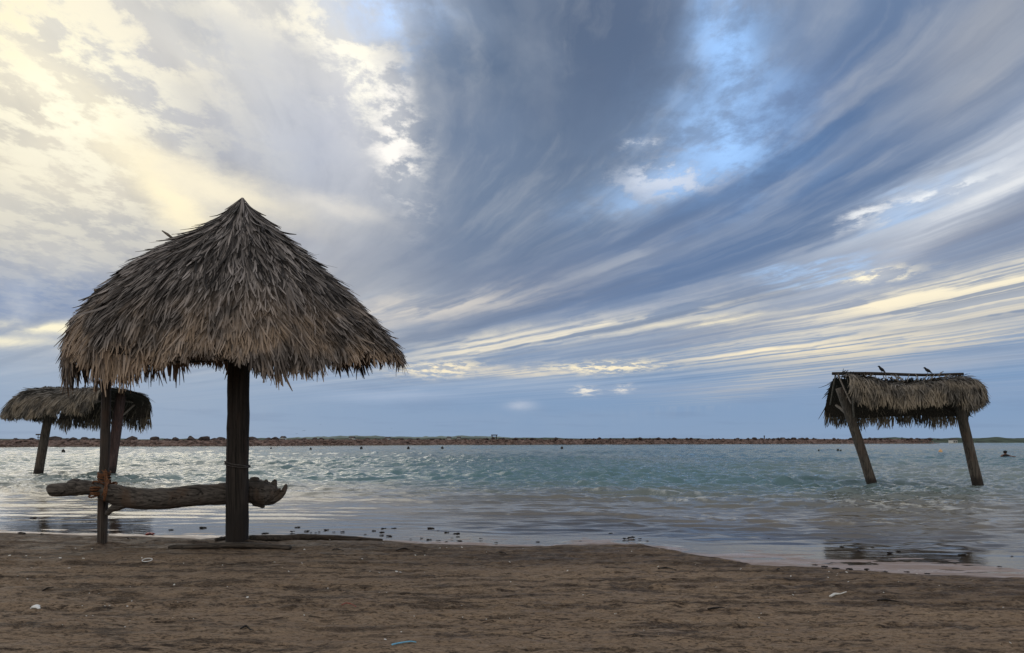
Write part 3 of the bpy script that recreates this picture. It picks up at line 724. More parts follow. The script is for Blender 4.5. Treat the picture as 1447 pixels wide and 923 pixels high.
def shelter(name, label, base, faces, seedb, mat, lenf=.55, exts=None, rows_=11, pm=46, wid=.034):
    o = empty(name, base); tag(o, label, 'shelter', 'thatched shelters standing in the water')
    parts, lv, lf, bb = [], [], [], 0
    for i, (Sf, vmin, exl) in enumerate(faces):
        ex_ = (lambda u, e_=exl, i_=i: e_*(.75+1.1*(vn(u*11+i_*7+seedb, u*0+seedb)+.5)*.6))
        parts.append(thatch(Sf, rows_, pm, lenf, wid, ex_, seedb+i, vmin=vmin, sway=.22, lift=.05))
        p, f = light_block(Sf, 30, 14, .97, 'l', o, .05)
        # leave the ridge zone bare where it is bare
        if vmin > .05:
            vv_ = np.linspace(vmin*.8, .97, 14); U, V = np.meshgrid(np.linspace(0,1,30), vv_); p = Sf(U.ravel(), V.ravel()); p[:,2] -= .05
        lv.append(p); lf.append(f+bb); bb += len(p)
    V, F, A = merge(parts)
    link('thatch', mesh_np('thatch', V, F, {'strip': A}), mat, o)
    link('roof_light_block', mesh_np('roof_light_block', np.concatenate(lv), np.concatenate(lf)), M_under, o)
    return o
def pole_part(name, pts, rad, mat, o, jit=.06, seed=0, n=14, seg=12):
    mb = MB(); mb.tube(seglerp(pts, n) if len(pts) > 1 else pts, list(np.interp(np.linspace(0,1,n), np.linspace(0,1,len(rad)), rad)), seg, jit=jit, seed=seed)
    return mb.build(name, mat, o)
# right one
YR = on(1233, 686, WZ).y
base = on(1233, 686, WZ)
P0 = at(1184,529,YR+.1); P1 = at(1356,531,YR+.1)
F0 = at(1203,562,YR-1.25); F1 = at(1384,566,YR-1.35)
B0 = at(1168,592,YR+1.6); B1 = at(1352,590,YR+1.6)
P0b = at(1179,530,YR+.1)
right = shelter('water_shelter', 'leaning thatched shelter in the water at right, two birds on its ridge', base,
    [(quadS(P0, P1, F0, F1, .36, .42, .10, 1), .03, .36), (quadS(P0b, P1, B0, B1, .30, .05, .03, 2), .06, .36), (quadS(P1, P1+Vector((.05,0,0)), F1, at(1392,564,YR+.3), .22, 0, .02, 3), .03, .2), (quadS(P1, P1+Vector((.05,0,0)), at(1392,564,YR+.3), B1, .22, 0, .02, 4), .03, .25)], 21, M_thatch2)
def drop(pb, pt, extra):           # run a post on below the water
    dv = (pb-pt).normalized(); return pb+dv*extra
a0 = on(1233,686,WZ); a1 = at(1187,548,YR)
pole_part('post', [drop(a0,a1,1.0), a0, (a0+a1)/2+Vector((.02,0,0)), a1], [.17,.165,.15,.14], M_seapost, right, .05, 1)
c0_ = on(1382,686,WZ); c1_ = at(1356,575,YR)
pole_part('post', [drop(c0_,c1_,1.0), c0_, (c0_+c1_)/2, c1_, at(1352,548,YR)], [.17,.165,.155,.15,.14], M_seapost, right, .05, 2)
pole_part('ridge_beam', [at(1176,528,YR+.05), at(1230,528,YR), at(1300,530,YR), at(1361,528.5,YR)], [.05,.055,.05,.045], M_pole, right, .08, 3)
pole_part('rafter', [at(1181,528,YR), at(1177,550,YR+.6), at(1173,572,YR+1.2)], [.028,.025,.022], M_stick, right, .1, 4)
pole_part('rafter', [at(1184,529,YR), at(1193.5,550,YR-.5), at(1203,571,YR-1.0)], [.028,.025,.022], M_stick, right, .1, 5)
pole_part('brace', [at(1182,573,YR+.9), at(1191,580,YR+.4), at(1203,592,YR+.0)], [.045,.045,.045], M_stick, right, .1, 6)
pole_part('brace', [at(1335,576,YR+.2), at(1347,583,YR+.1), at(1357,592,YR)], [.04,.045,.045], M_pole, right, .1, 7)
pole_part('brace', [at(1205,560,YR-.5), at(1206,580,YR-.3), at(1207,596,YR)], [.03,.03,.03], M_stick, right, .1, 8)
rs = random.Random(4)
mb = MB()
for i in range(26):
    u = rs.uniform(.05, .97); px = 1186+u*166; 
    q0_ = at(px+rs.uniform(-6,6), 528.5+rs.uniform(0,2), YR-.05); q1_ = at(px+rs.uniform(-16,20), 540+rs.uniform(0,8), YR-.55+rs.uniform(-.05,.05))
    mb.tube([q0_, (q0_+q1_)/2+Vector((0,0,.06)), q1_], [.014,.016,.01], 5, jit=.1, seed=i)
for (xa, ya, xb, yb) in ((1290,548,1330,533),(1282,549,1296,536),(1230,532,1262,546),(1210,530,1236,541),(1255,533,1290,548),(1326,531,1333,525),(1300,540,1352,531)):
    q0_ = at(xa, ya, YR-.6); q1_ = at(xb, yb, YR-.15); mb.tube([q0_, (q0_+q1_)/2+Vector((0,0,.03)), q1_], [.02,.022,.012], 5, jit=.1)
mb.build('roof_sticks', M_stick, right)

# left one, turned so that its open end faces the viewer
YL = on(54, 669.5, WZ).y
base = on(155, 669, WZ)
P0 = at(66,546,YL+.7); P1 = at(181,550,YL-1.3)
F0 = at(10,588,YL-.8); F1 = at(108,580,YL-2.6)
B0 = at(80,596,YL+2.2); B1 = at(209,592,YL+.2)
left = shelter('water_shelter', 'grey thatched shelter in the water at left, behind the big umbrella', base,
    [(quadS(P0, P1, F0, F1, .42, .1, .03, 1), .01, .24), (quadS(P0, P1, B0, B1, .55, 0, .03, 2), .01, .5), (quadS(at(136,552,YL-1.0), at(183,551,YL-1.45), at(99,581,YL-2.6), at(130,578,YL-2.9), .50, 0, .04, 5), .02, .26), (quadS(P0-Vector((.05,0,0)), P0, at(6,586,YL+1.0), F0, .3, 0, .02, 3), .02, .2), (quadS(P0-Vector((.05,0,0)), P0, B0, at(6,586,YL+1.0), .3, 0, .02, 3), .02, .2)], 41, M_thatch2, lenf=.7, pm=42, wid=.042)
a0 = on(54,669.5,WZ); a1 = at(69,585,YL); pole_part('post', [drop(a0,a1,1), a0, (a0+a1)/2, a1, at(72,560,YL+.2)], [.20,.19,.18,.17,.16], M_seapost, left, .05, 11)
a0 = on(156,670,WZ); a1 = at(172,552,a0.y); pole_part('post', [drop(a0,a1,1), a0, (a0+a1)/2, a1], [.21,.20,.21,.20], M_redpost, left, .05, 12)
ya = a0.y
pole_part('ridge_beam', [at(72,549,YL+.6), at(178,553,YL-1.2)], [.06,.06], M_pole, left, .08, 13)
pole_part('brace', [at(166,590,ya), at(154,572,ya+.2)], [.05,.045], M_stick, left, .1, 14, n=6)
pole_part('brace', [at(170,590,ya), at(190,572,ya+.5)], [.05,.045], M_stick, left, .1, 15, n=6)
pole_part('crossbeam', [at(120,572,ya-.6), at(150,566,ya), at(200,569,ya+1)], [.05,.05,.05], M_stick, left, .1, 16)

# ------------------------------------------------------------------ birds
M_bird = simple('dark_feathers', (.018,.017,.019), .6, .2, 60, .2)
def perched(loc, rz, scale, label, tilt):
    o = empty('bird', loc)
    tag(o, label, 'bird', 'birds perched on the ridge')
    mb = MB(); l = Vector(loc)
    # faces -x: beak, head, breast, back, tail
    pts = [(-.175,.128),(-.155,.130),(-.135,.136),(-.11,.134),(-.085,.115),(-.05,.09),(0,.07),(.05,.055),(.09,.038),(.13,.018),(.17,0)]
    rad = [.004,.010,.026,.031,.032,.045,.052,.044,.028,.016,.010]
    ca, sa = math.cos(tilt), math.sin(tilt)
    P_ = [Vector((x*ca+(z-.07)*sa, 0, -x*sa*1.0+(z-.07)*ca+.13)) for x, z in pts]
    mb.tube([l+p*scale for p in P_], [r_*scale for r_ in rad], 10, up=(0,1,0)); mb.build('body', M_bird, o)
    for s in (-1, 1):
        mb = MB(); mb.tube([l+Vector((-.01,s*.016,.10))*scale, l+Vector((.0,s*.018,.05))*scale, l+Vector((-.01,s*.02,0))*scale, l+Vector((-.035,s*.02,.002))*scale], .005*scale, 5); mb.build('leg', M_bird, o)
    return o
perched(at(1246,527.6,YR), 0, .98, 'dark bird perched on the thatch ridge, the one nearer the left end', .32)
perched(at(1311,529,YR), 0, .98, 'dark bird perched on the thatch ridge, nearest the bare end of the beam', .18)
def flying(px, py, Y, span, label, roll):
    l = at(px, py, Y); mb = MB()
    mb.tube([l+Vector((0,-.2,0))*span, l+Vector((0,0,0))*span, l+Vector((0,.22,0))*span], [.015*span,.05*span,.012*span], 6, up=(0,0,1))
    V = []
    for s in (-1, 1):
        w_ = [(0,.10,0),(.25,.07,.16+roll*s),(.5,-.06,.02+roll*s*1.5)]
        for th_ in (0, .012):
            V = [l+Vector((s*a, b_+.05, z_+th_))*span for a, b_, z_ in w_]+[l+Vector((s*a, b_-.10*(1-a*1.6), z_+th_))*span for a, b_, z_ in w_]
            mb.add(V, [(0,1,4,3),(1,2,5,4)])
    o = mb.build('bird', M_bird, None, smooth=False)
    return tag(o, label, 'bird', 'small birds flying over the far shore')
flying(430,609,90,.5,'tiny bird in flight above the far shore, lower of the pair by the pole', .05)
flying(419,613,110,.45,'tiny bird flying lowest over the rocks right of the pole', -.05)
flying(453,600,130,.45,'tiny bird flying a little higher, right of the pair by the pole', .1)
flying(553,606,150,.5,'tiny bird flying alone over the pale far buildings', -.08)

# ------------------------------------------------------------------ far shore
M_rockr = simple('reddish_rock', (.155,.105,.088), .9, .3, .9, .6, 3, dist=.1)
M_rockd = simple('dark_boulder', (.06,.045,.042), .9, .3, 1.2, .6, 3, dist=.1)
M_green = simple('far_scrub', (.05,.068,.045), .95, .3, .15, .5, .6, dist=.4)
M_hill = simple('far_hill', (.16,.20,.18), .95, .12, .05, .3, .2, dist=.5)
jp = [(-1500,634),(-500,633),(-150,632.3),(0,632),(300,631),(600,629),(900,628.2),(1100,627.6),(1330,627)]
JP = [on(a, b_, WZ) for a, b_ in jp]
jx = np.array([p.x for p in JP]); jy = np.array([p.y for p in JP])
def jet_y(x): return np.interp(x, jx, jy)
xs = np.arange(jx[0], jx[-1], .45); tt = np.linspace(0, 1, 26)
XX, TT = np.meshgrid(xs, tt)
crest = 1.22+.18*sstep(-60, 60, XX)+.12*fbm(XX*.05, XX*0, 3)
endf = sstep(0, 14, jx[-1]-XX)
h = np.interp(TT, [0,.08,.4,.55,.8,1], [-.6,0,.85,1,.98,-.5])
ZZ = h*crest*np.where(TT > .05, endf*.9+.1, 1)+.30*fbm(XX*1.3, TT*14, 4)*sstep(.0,.1,TT)
YY = jet_y(XX)+TT*9+.5*fbm(XX*.4, TT*5, 2)
tag(link('rock_jetty', mesh_np('rock_jetty', np.stack([XX.ravel(), YY.ravel(), (ZZ+WZ).ravel()], 1), grid_faces(len(tt), len(xs))), M_rockr, None, False), kind='structure')
def rock_mesh(seed, sub=2):
    bm = bmesh.new(); bmesh.ops.create_icosphere(bm, subdivisions=sub, radius=1)
    o_ = Vector((seed*5.1, seed*2.3, 1))
    for v in bm.verts:
        n_ = mnoise.noise(v.co*1.1+o_)*.5+mnoise.noise(v.co*2.5+o_)*.22
        v.co *= 1+n_
    pr_ = random.Random(seed)
    for _ in range(9):
        dn = Vector((pr_.uniform(-1,1), pr_.uniform(-1,1), pr_.uniform(-.6,1))).normalized(); lim = pr_.uniform(.55,.85)
        for v in bm.verts:
            q_ = v.co.dot(dn)
            if q_ > lim: v.co -= dn*(q_-lim)
    for v in bm.verts: v.co.z *= .85
    me = bpy.data.meshes.new('boulder'); bm.to_mesh(me); bm.free(); return me
protos = [rock_mesh(i, 1) for i in range(6)]
pv = []
for me_ in protos:
    a = np.zeros(len(me_.vertices)*3); me_.vertices.foreach_get('co', a); 
    pv.append((a.reshape(-1,3), np.array([list(p_.vertices) for p_ in me_.polygons])))
V, F, b_ = [], [], 0
for i in range(5200):
    x = rng.uniform(-150, jx[-1]-2); t = rng.uniform(.03, .62); v, f = pv[i % 6]
    s_ = rng.uniform(.16, .42)*(1.25 if x < 0 else 1); a = rng.uniform(0, 6.28); ca, sa = math.cos(a), math.sin(a)
    cr = 1.22+.18*float(sstep(-60, 60, np.array(x)))
    z = np.interp(t, [0,.08,.4,.55,.8,1], [-.6,0,.85,1,.98,-.5])*cr+WZ
    q = v*np.array([1.35,1,.8])*s_; q = np.stack([q[:,0]*ca-q[:,1]*sa, q[:,0]*sa+q[:,1]*ca, q[:,2]], 1)+np.array([x, float(jet_y(x))+t*9, z])
    V.append(q); F.append(f+b_); b_ += len(q)
tag(link('jetty_rubble', mesh_np('jetty_rubble', np.concatenate(V), np.concatenate(F)), M_rockr, None, False), 'reddish brown rubble covering the far rock jetty', 'rubble', kind='stuff')
bold = [rock_mesh(20+i, 2) for i in range(5)]
for me_ in bold: me_.materials.append(M_rockd)
def boul_label(px):
    if px < 50: return 'dark boulder on the far jetty left of the left shelter'
    if px < 165: return 'dark boulder on the far jetty seen under the left shelter'
    if px < 322: return 'dark boulder on the far jetty between left shelter and thick pole'
    if px < 520: return 'dark boulder on the far jetty just right of the thick pole'
    if px < 698: return 'dark boulder on the far jetty left of the small stand'
    if px < 1080: return 'dark boulder on the far jetty between stand and marker post'
    if px < 1200: return 'dark boulder on the far jetty left of the leaning shelter'
    return 'dark boulder on the far jetty seen under the leaning shelter'
k = 0; px = -12
while px < 1330:
    Y = float(np.interp(px, [a for a, _ in jp], jy)); zpx = Y/FP
    big_ = 1.0 if px < 380 else .72
    if k and rs.random() < .13: px += rs.uniform(5, 14)
    x = (px-PW/2)/FP*(Y+4.5); w_ = rs.uniform(.5, 1.5)*(1.0 if px < 400 else .62)
    o = bpy.data.objects.new('boulder', bold[k % 5]); col.objects.link(o)
    o.location = (x, Y+4.5+rs.uniform(-.8,.8), 1.12+.18*float(sstep(-60,60,np.array(x)))+rs.uniform(.15,.34)*w_); o.rotation_euler = (rs.uniform(-.2,.2), rs.uniform(-.2,.2), rs.uniform(0, 6.28))
    o.scale = (w_*rs.uniform(.8,1.2), w_*.8, w_*rs.uniform(.45,.8))
    tag(o, boul_label(px), 'boulder', 'boulders along the crest of the far jetty')
    px += max(3.6, w_*1.75/zpx*rs.uniform(.6,1.5)); k += 1
print('boulders', k)
# low green land behind, at the right, and pale hills in the middle
def landform(name, pxs, Y, mat, zb, depth, seed, rough=.8):
    x0, x1 = [(p_-PW/2)/FP*Y for p_ in (pxs[0][0], pxs[-1][0])]
    xs = np.linspace(x0, x1, 420); tt = np.linspace(0, 1, 10); XX, TT = np.meshgrid(xs, tt)
    ztop = np.interp(XX, [(p_-PW/2)/FP*Y for p_, _ in pxs], [EYE-(q_-HZ)/FP*(Y+depth*.3) for _, q_ in pxs])
    prof_ = np.interp(TT, [0,.05,.3,.6,1], [0,.45,1,.9,0])
    ZZ = zb+(ztop-zb)*prof_+rough*fbm(XX*.12, TT*3+seed, 4)*np.minimum(TT*5,1)*np.minimum((1-TT)*4,1)
    return tag(link(name, mesh_np(name, np.stack([XX.ravel(), (Y+TT*depth).ravel(), ZZ.ravel()], 1), grid_faces(10, 420)), mat, None, False), kind='structure')
landform('far_green_land', [(1180,622),(1240,620.5),(1330,619.8),(1400,620.2),(1447,619.2),(1700,618.5),(2600,618)], 300, M_green, -.4, 60, 3, 1.0)
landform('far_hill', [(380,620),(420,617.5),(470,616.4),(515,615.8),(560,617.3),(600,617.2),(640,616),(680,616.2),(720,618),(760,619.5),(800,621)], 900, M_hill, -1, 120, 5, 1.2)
landform('far_land', [(-2500,617),(-600,618),(0,620),(300,620.3),(380,619),(700,619),(1100,620.3),(1330,621)], 420, M_green, -.5, 60, 8, .8)
# small buildings and shrubs that stand behind the jetty
M_wall = simple('pale_wall', (.60,.57,.52), .9, .08, 2, 0); M_roofd = simple('dark_roof', (.07,.055,.05), .9, .2, 2, 0)
M_win = simple('window_glass', (.03,.035,.04), .3, .1, 2, 0)
def box(mb, x0, x1, y0, y1, z0, z1):
    mb.add([(x0,y0,z0),(x1,y0,z0),(x1,y1,z0),(x0,y1,z0),(x0,y0,z1),(x1,y0,z1),(x1,y1,z1),(x0,y1,z1)], [(0,3,2,1),(4,5,6,7),(0,1,5,4),(1,2,6,5),(2,3,7,6),(3,0,4,7)])
def house(px, py, wpx, Y, label):
    c_ = at(px, py, Y); w_ = wpx*Y/FP/2; z1 = c_.z; z0 = z1-1.6
    o = empty('small_building', (c_.x, Y, z0)); tag(o, label, 'building', 'low buildings beyond the jetty')
    mb = MB(); box(mb, c_.x-w_, c_.x+w_, Y, Y+3, z0, z1); mb.build('wall', M_wall, o, False)
    mb = MB(); x0, x1 = c_.x-w_-.15, c_.x+w_+.15
    mb.add([(x0,Y-.2,z1+.003),(x1,Y-.2,z1+.003),(x1,Y+3.2,z1+.003),(x0,Y+3.2,z1+.003),(x0,Y+1.5,z1+.5),(x1,Y+1.5,z1+.5)], [(0,1,5,4),(2,3,4,5),(0,4,3),(1,2,5),(0,3,2,1)]); mb.build('roof', M_roofd, o, False)
    for f_ in (-.5, .45):
        mb = MB(); xx = c_.x+w_*f_; box(mb, xx-.25, xx+.25, Y-.04, Y-.003, z1-.9, z1-.35); mb.build('window', M_win, o, False)
house(398,618.7,4,210,'tiny white hut above the jetty just right of the thick pole')
house(496,619.2,6,215,'low pale building beyond the jetty, at the left of the grey hills')
house(547,619.6,5,225,'small pale building between two humps of the grey hills')
house(634,619.6,5,230,'pale building with a dark roof below the middle grey hill')
house(648,619.4,4,230,'narrow pale building right beside the one below the middle hill')
house(1108,620.3,4,255,'small pale building behind the jetty left of the leaning shelter')
house(1350,622.0,6,272,'small white building seen between the leaning shelter posts near the right one')
def pav(px, ptop, wpx, Y, label, name='lookout_stand'):
    c_ = at(px, ptop, Y); w_ = wpx*Y/FP/2; z0 = 1.15
    o = empty(name, (c_.x, Y, z0)); tag(o, label, 'lookout')
    for s in (-1, 1):
        mb = MB(); mb.tube([Vector((c_.x+s*w_*.7, Y, z0)), Vector((c_.x+s*w_*.7, Y, c_.z-.05))], .14*w_, 6); mb.build('post', M_rockd, o)
    mb = MB(); box(mb, c_.x-w_, c_.x+w_, Y-.6, Y+.6, c_.z-.28, c_.z); mb.build('roof', M_roofd, o, False)
    mb = MB(); box(mb, c_.x-w_*.62, c_.x+w_*.62, Y-.4, Y+.4, c_.z-.75, c_.z-.62); mb.build('rail', M_roofd, o, False)
pav(698.5, 614.2, 9, 204, 'small dark open stand on the jetty near the middle of the photo')
pav(56, 613.2, 6, 150, 'small wooden stand on the jetty behind the left shelter post')
M_gr = simple('grey_post_paint', (.05,.045,.05), .7, .1, 2, 0)
def marker(px, ptop, Y, label):
    c_ = at(px, ptop, Y); o = empty('marker_post', (c_.x, Y, 1.2)); tag(o, label, 'post')
    mb = MB(); mb.tube([Vector((c_.x, Y, 1.0)), Vector((c_.x, Y, c_.z-.25))], .17, 8); mb.build('shaft', M_gr, o)
    mb = MB(); mb.tube([Vector((c_.x, Y, c_.z-.25)), Vector((c_.x, Y, c_.z-.1)), Vector((c_.x, Y, c_.z))], [.24,.24,.05], 8); mb.build('cap', M_gr, o)
marker(1080, 615.4, 232, 'dark upright post on the jetty, left of the leaning shelter')
marker(1274.5, 618.0, 250, 'dark upright post on the jetty seen between the two leaning posts')

# ------------------------------------------------------------------ floats and the bather
M_buoy = simple('dark_float', (.02,.018,.018), .6, .2, 3, 0); M_obuoy = simple('orange_float', (.75,.45,.22), .5, .1, 3, 0)
def buoy(px, py, wpx, label, mat=None, group='dark floats in a line off the jetty'):
    p = on(px, py+.8, WZ)+Vector((0,0,.06)); r_ = wpx/2*p.y/FP
    o = empty('buoy', tuple(p)); tag(o, label, 'buoy', group)
    mb = MB(); n = 9
    mb.tube([p+Vector((0,0,r_*1.25*math.sin(a)+r_*.35)) for a in np.linspace(-1.45,1.45,n)], [r_*math.cos(a) for a in np.linspace(-1.45,1.45,n)], 12); mb.build('float', mat or M_buoy, o)
    mb = MB(); mb.tube([p+Vector((0,0,r_*1.5)), p+Vector((0,0,r_*1.9))], [r_*.22,r_*.14], 8); mb.build('ring', mat or M_buoy, o)
buoy(89.5,638.5,4.6,'dark float in the water between the two posts of the left shelter')
buoy(383,634,2.6,'small dark float just right of the thick pole'); buoy(439,635,3.2,'dark float off the jetty, second to the right of the thick pole')
buoy(510.5,634,4,'dark float off the jetty below the pale hill'); buoy(577,634,4,'dark float off the jetty, left one of the close pair'); buoy(625,634,4,'dark float off the jetty, right one of the close pair')
buoy(794,634,4,'dark float off the jetty alone in the middle of the lagoon'); buoy(1157,637,2.4,'small dark float in the water left of the leaning shelter')
buoy(1184,637,3.6,'larger dark float just left of the near leaning post'); buoy(1188,637.2,2.6,'small dark float touching the larger one by the leaning post')
buoy(1329,639,5,'orange and white float between the leaning posts', M_obuoy, None)
M_skin = simple('skin', (.16,.085,.06), .6, .1, 8, 0); M_hair = simple('dark_hair', (.012,.010,.010), .7, .1, 30, 0); M_shirt = simple('dark_swim_shirt', (.015,.015,.018), .8, .1, 20, 0)
def bather():
    p = on(1420.5, 647.0, WZ)+Vector((0,0,.07)); 
    pts = [(0,0,-.55),(0,0,-.25),(0,0,.02),(0,0,.16),(0,0,.24),(0,-.02,.36),(.2,0,.13),(.42,-.08,.04),(.56,-.25,.03),(.62,-.38,.02),(-.2,0,.13),(-.42,-.1,.06),(-.55,-.28,.09),(-.62,-.38,.04),(.14,-.1,-.9),(-.14,-.1,-.9)]
    ed = [(0,1),(1,2),(2,3),(3,4),(4,5),(3,6),(6,7),(7,8),(8,9),(3,10),(10,11),(11,12),(12,13),(0,14),(0,15)]
    rad = [.17,.16,.19,.15,.065,.115,.09,.06,.045,.03,.09,.06,.045,.03,.09,.09]
    me = bpy.data.meshes.new('person'); me.from_pydata([tuple(p+Vector(q)) for q in pts], ed, [])
    o = bpy.data.objects.new('person', me); col.objects.link(o)
    sk = o.modifiers.new('skin', 'SKIN'); ss = o.modifiers.new('sub', 'SUBSURF'); ss.levels = ss.render_levels = 2
    for i, r_ in enumerate(rad): me.skin_vertices[0].data[i].radius = (r_, r_)
    me.skin_vertices[0].data[0].use_root = True
    dg = bpy.context.evaluated_depsgraph_get(); dg.update(); em = bpy.data.meshes.new_from_object(o.evaluated_get(dg)); bpy.data.objects.remove(o)
    em.name = 'person'; em.transform(Matrix.Translation(-p))
    o = bpy.data.objects.new('person', em); col.objects.link(o); o.location = p; em.materials.clear(); em.materials.append(M_skin)
    tag(o, 'person in dark swim shirt sitting low in the water at the far right, arms spread', 'person')
    def shell(name, mat, cen, r_, sq):
        bm = bmesh.new(); bmesh.ops.create_icosphere(bm, subdivisions=3, radius=1)
        for v in bm.verts: v.co = Vector((v.co.x*sq[0], v.co.y*sq[1], v.co.z*sq[2]))*r_*(1+.05*mnoise.noise(v.co*5)); v.co += Vector(cen)
        me_ = bpy.data.meshes.new(name); bm.to_mesh(me_); bm.free(); me_['_moved'] = 1
        c_ = link(name, me_, mat); c_.parent = o
    shell('hair', M_hair, (.0,.01,.41), .15, (1.0,.95,.82)); shell('shirt', M_shirt, (0,.01,.08), .25, (1.35,.75,.62))
bather()

# ------------------------------------------------------------------ litter on the sand and weed on the waterline
M_shell = simple('shell_white', (.70,.68,.63), .5, .1, 80, .2); M_weed = simple('dark_weed', (.022,.017,.014), .75, .3, 40, .5); M_blue = simple('blue_plastic', (.16,.42,.60), .35, .1, 20, 0)
M_red = simple('red_plastic', (.25,.04,.03), .5, .1, 30, 0); M_white = simple('white_paper', (.78,.78,.76), .7, .06, 40, .2); M_peb = simple('dark_pebble', (.04,.032,.028), .7, .3, 60, .3)
def shell_mesh(seed):
    bm = bmesh.new(); bmesh.ops.create_uvsphere(bm, u_segments=14, v_segments=7, radius=1)
    for v in bm.verts:
        a = math.atan2(v.co.y, v.co.x); v.co.x *= 1+.25*math.cos(a)+.05*math.cos(9*a); v.co.y *= .8; v.co.z = v.co.z*.35 if v.co.z > 0 else v.co.z*.1
        v.co *= 1+.15*mnoise.noise(v.co*2+Vector((seed, 0, 0)))
    me = bpy.data.meshes.new('shell'); bm.to_mesh(me); bm.free(); me.materials.append(M_shell); me.polygons.foreach_set('use_smooth', np.ones(len(me.polygons), bool)); return me
shells = [shell_mesh(i) for i in range(4)]
def place(name, me, px, py, size, label, cat, group, sc3=(1,1,1), rot=None, lift=.0):
    q = on(px, py); 
    for _ in range(3): q = on(px, py, gz1(q.x, q.y))
    o = bpy.data.objects.new(name, me); col.objects.link(o); o.location = (q.x, q.y, max(gz1(q.x, q.y), WZ-.01)+lift)
    o.rotation_euler = rot or (rs.uniform(-.5,.5), rs.uniform(-.5,.5), rs.uniform(0, 6.28)); o.scale = tuple(size*v for v in sc3)
    return tag(o, label, cat, group)
SHL = 'small white shell fragment on the brown sand '
known = [(118,790,2.5),(37,786,2),(98,802,2.5),(45,803,1.6),(85,790,3),(14,784,2.5),(246,826,2.5),(186,849,1.8),(180,857,2),(155,857,1.6),(148,857,1.6),(183,879,1.4),(350,845,2.4),(388,795,2.4),(430,777,2),(466,764,2),(536,810,2.5),(560,808,3),(566,811,2.5),(512,789,2),(600,785,1.8),(541,768,2),(587,788,1.8),(622,777,2),(653,774,2),(430,870,1.6),(408,808,1.6),(720,795,2),(802,807,2.4),(1088,802,1.8),(1121,811,2),(869,868,1.6),(720,870,1.6),(990,880,1.4),(1428,908,2.4),(1196,779,2.2),(544,905,2.6),(600,809,1.4),(687,880,1.3),(585,870,1.3),(25,815,2),(277,772,1.8),(130,776,2)]
for i in range(70):
    known.append((rs.uniform(0,1447), 774+(rs.random()**1.7)*140, rs.uniform(.8,1.7)))
for i, (px, py, s_) in enumerate(known):
    if py < 812 and px > 1000: py += 30
    place('shell', shells[i % 4], px, py, s_*.5*on(px, py).y/FP*1.6, SHL+('at far left' if px < 130 else 'around the thin post' if px < 250 else 'in front of the thick pole' if px < 480 else 'in the middle foreground' if px < 950 else 'at the right side'), 'shell', 'white shell bits on the sand', lift=.004)
def weed_mesh(seed):
    bm = bmesh.new(); r_ = random.Random(seed)
    for j in range(5):
        ret = bmesh.ops.create_icosphere(bm, subdivisions=2, radius=1); of = Vector((r_.uniform(-.8,.8), r_.uniform(-.4,.4), r_.uniform(-.05,.3))); s_ = r_.uniform(.3,.65)
        for v in ret['verts']:
            v.co *= 1+.5*mnoise.noise(v.co*1.9+Vector((seed*3+j, 0, 0))); v.co.z *= .6; v.co = v.co*s_+of
    me = bpy.data.meshes.new('seaweed'); bm.to_mesh(me); bm.free(); me.materials.append(M_weed); return me
weeds = [weed_mesh(i) for i in range(6)]
def weed_label(px, py):
    if px < 145: return 'dark seaweed clump at the water edge left of the thin post'
    if px < 322: return 'dark seaweed clump at the water edge between thin post and thick pole'
    if px < 500: return 'small dark seaweed clump lying just beyond the long branch'
    if px < 700: return 'small dark seaweed clump in the shallow film right of the branch tip'
    if px < 950: return 'dark seaweed clump at the water edge in the middle of the beach'
    if px < 1150 or py < 792: return 'dark seaweed bit on the wet shelf before the leaning shelter'
    return 'dark seaweed clump along the sand edge at right'
wk = [(45,735,7),(242,750,5),(286,747,8),(375,755,8),(414,753,5),(421,747,5),(432,752,6),(440,754,3),(446,754,3),(451,753,3),(462,750,5),(472,753,3),(483,753,5),(516,756,3),(528,752,5),(540,754,6),(543,749,5),(557,749,5),(538,758,5),(551,759,7),(608,749,8),(619,752,3),(632,754,5),(646,756,6),(638,762,3),(647,760,4),(580,763,3),(596,762,4),(607,764,5),(620,766,4),(630,767,4),(650,765,6),(679,763,4),(863,756,5),(885,763,6),(893,761,7),(903,764,4),(915,766,3),(1086,764,3),(1190,775,5),(1215,780,4),(1100,806,5),(1150,800,6),(1165,802,7),(1180,804,9),(1200,805,8),(1225,806,7),(1250,808,7),(1280,810,6),(1310,812,6),(30,755,9),(170,753,4),(60,756,4),(150,757,5),(700,768,4),(760,768,4),(820,766,3),(1270,781,5),(1258,783,8),(1360,786,7),(1232,776,4),(1350,798,3),(1412,803,5),(1430,788,3)]
for i, (px, py, s_) in enumerate(wk):
    place('seaweed', weeds[i % 6], px, py, s_*.72*on(px, py).y/FP, weed_label(px, py), 'seaweed', 'seaweed clumps along the waterline', sc3=(1,.8,.55), rot=(0,0,rs.uniform(-.6,.6)), lift=.014)
pebs = []
for i in range(4):
    me_ = rock_mesh(50+i, 2); me_.name = 'pebble'; me_.materials.append(M_peb); pebs.append(me_)
for i in range(110):
    px, py = rs.uniform(0,1447), 776+rs.random()**1.3*142
    if px > 950 and py < 822: py += 40
    if py > 918: continue
    place('pebble', pebs[i % 4], px, py, rs.uniform(.7,1.8)*.5*on(px, py).y/FP, 'tiny dark pebble on the brown sand '+('at far left' if px < 250 else 'in front of the thick pole' if px < 480 else 'in the middle foreground' if px < 950 else 'at the right side'), 'pebble', 'dark pebbles on the sand', sc3=(1.4,1,.7))
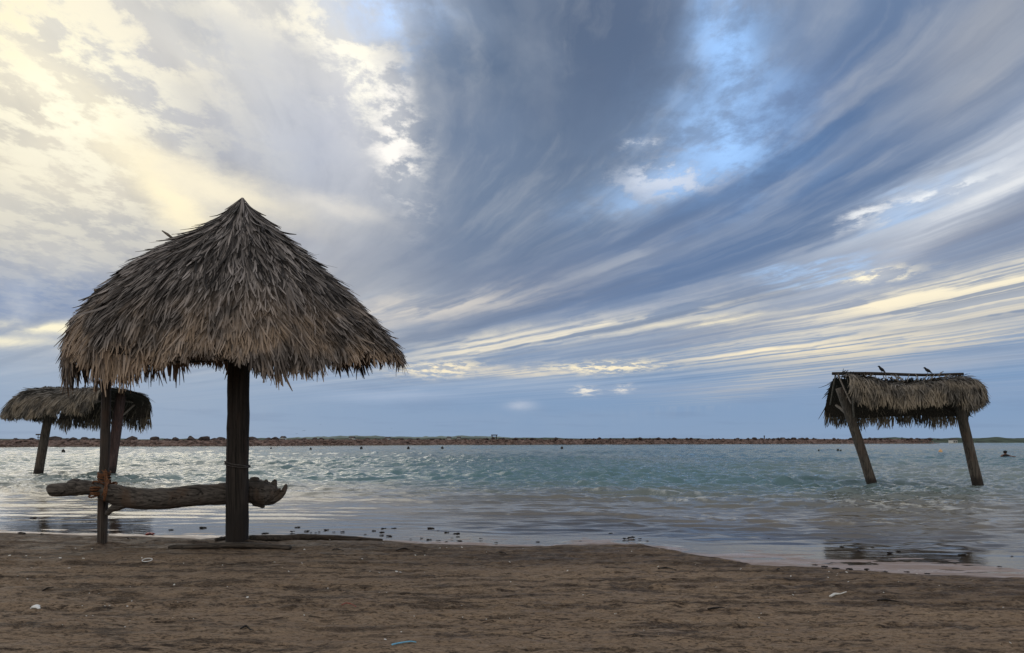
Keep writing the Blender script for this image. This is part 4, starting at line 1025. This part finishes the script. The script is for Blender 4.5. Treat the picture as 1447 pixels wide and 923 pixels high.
# single finds
def strip_on(name, pts, rad, mat, label, cat, dz=.008, jit=0.0, flat=1.0, seed=0):
    mb = MB(); ps = []
    for (px, py) in pts:
        q = on(px, py)
        for _ in range(3): q = on(px, py, gz1(q.x, q.y))
        q.z = gz1(q.x, q.y)+dz; ps.append(q)
    sp_ = seglerp(ps, 14); mb.tube(sp_, list(np.interp(np.linspace(0,1,14), np.linspace(0,1,len(rad)), rad)), 8, jit=jit, flat=flat, seed=seed)
    return tag(mb.build(name, mat), label, cat)
strip_on('plastic_straw', [(554,913.5),(562,911),(572,909.8),(581,909.6),(588,910)], [.006,.006,.005,.004], M_blue, 'bent blue plastic strip on the sand near the bottom edge', 'straw', .012)
strip_on('twig', [(1173,845),(1180,843),(1187,841),(1196,841)], [.010,.012,.007,.004], M_shell, 'pale forked twig lying alone on the sand at right', 'twig', .01, .15)
strip_on('paper_scrap', [(44,862.5),(50,861),(56,862)], [.012,.03,.010], M_white, 'crumpled white paper scrap on the sand at far left', 'scrap', .01, .3, .5)
strip_on('red_scrap', [(207,756),(212,755),(217,756.5)], [.02,.035,.02], M_red, 'red plastic scrap at the water edge between post and pole', 'scrap', .02, .3, .6)
strip_on('red_string', [(483,858.5),(489,857),(497,859),(503,860)], [.004,.004,.003], M_red, 'short piece of dark red string on the sand', 'string', .012, .2)
for j, (px, py, ln, sd) in enumerate(((245,771,30,1),(180,762,14,2),(560,780,26,3),(700,782,18,4),(470,778,16,5),(930,805,26,6),(1240,850,30,7),(1000,862,24,8),(60,832,16,9),(340,890,18,10))):
    strip_on('twig', [(px,py),(px+ln*.4,py-1.2),(px+ln*.7,py-.3),(px+ln,py+1)], [.006,.009,.005,.003], M_weed, 'dark thin twig pressed into the brown sand', 'twig', .008, .25, seed=sd)['group'] = 'dark twigs on the sand'
# clear plastic ring half in the sand
q = on(208, 796); q.z = gz1(q.x, q.y)+.012
mb = MB(); mb.tube([q+Vector((.055*math.cos(t), .045*math.sin(t), .012*math.sin(t))) for t in np.linspace(0, 2*math.pi, 28)], .005, 6, cap=False)
tag(mb.build('cup_rim', M_white), 'white plastic cup rim pressed into the sand near the thin post', 'litter')
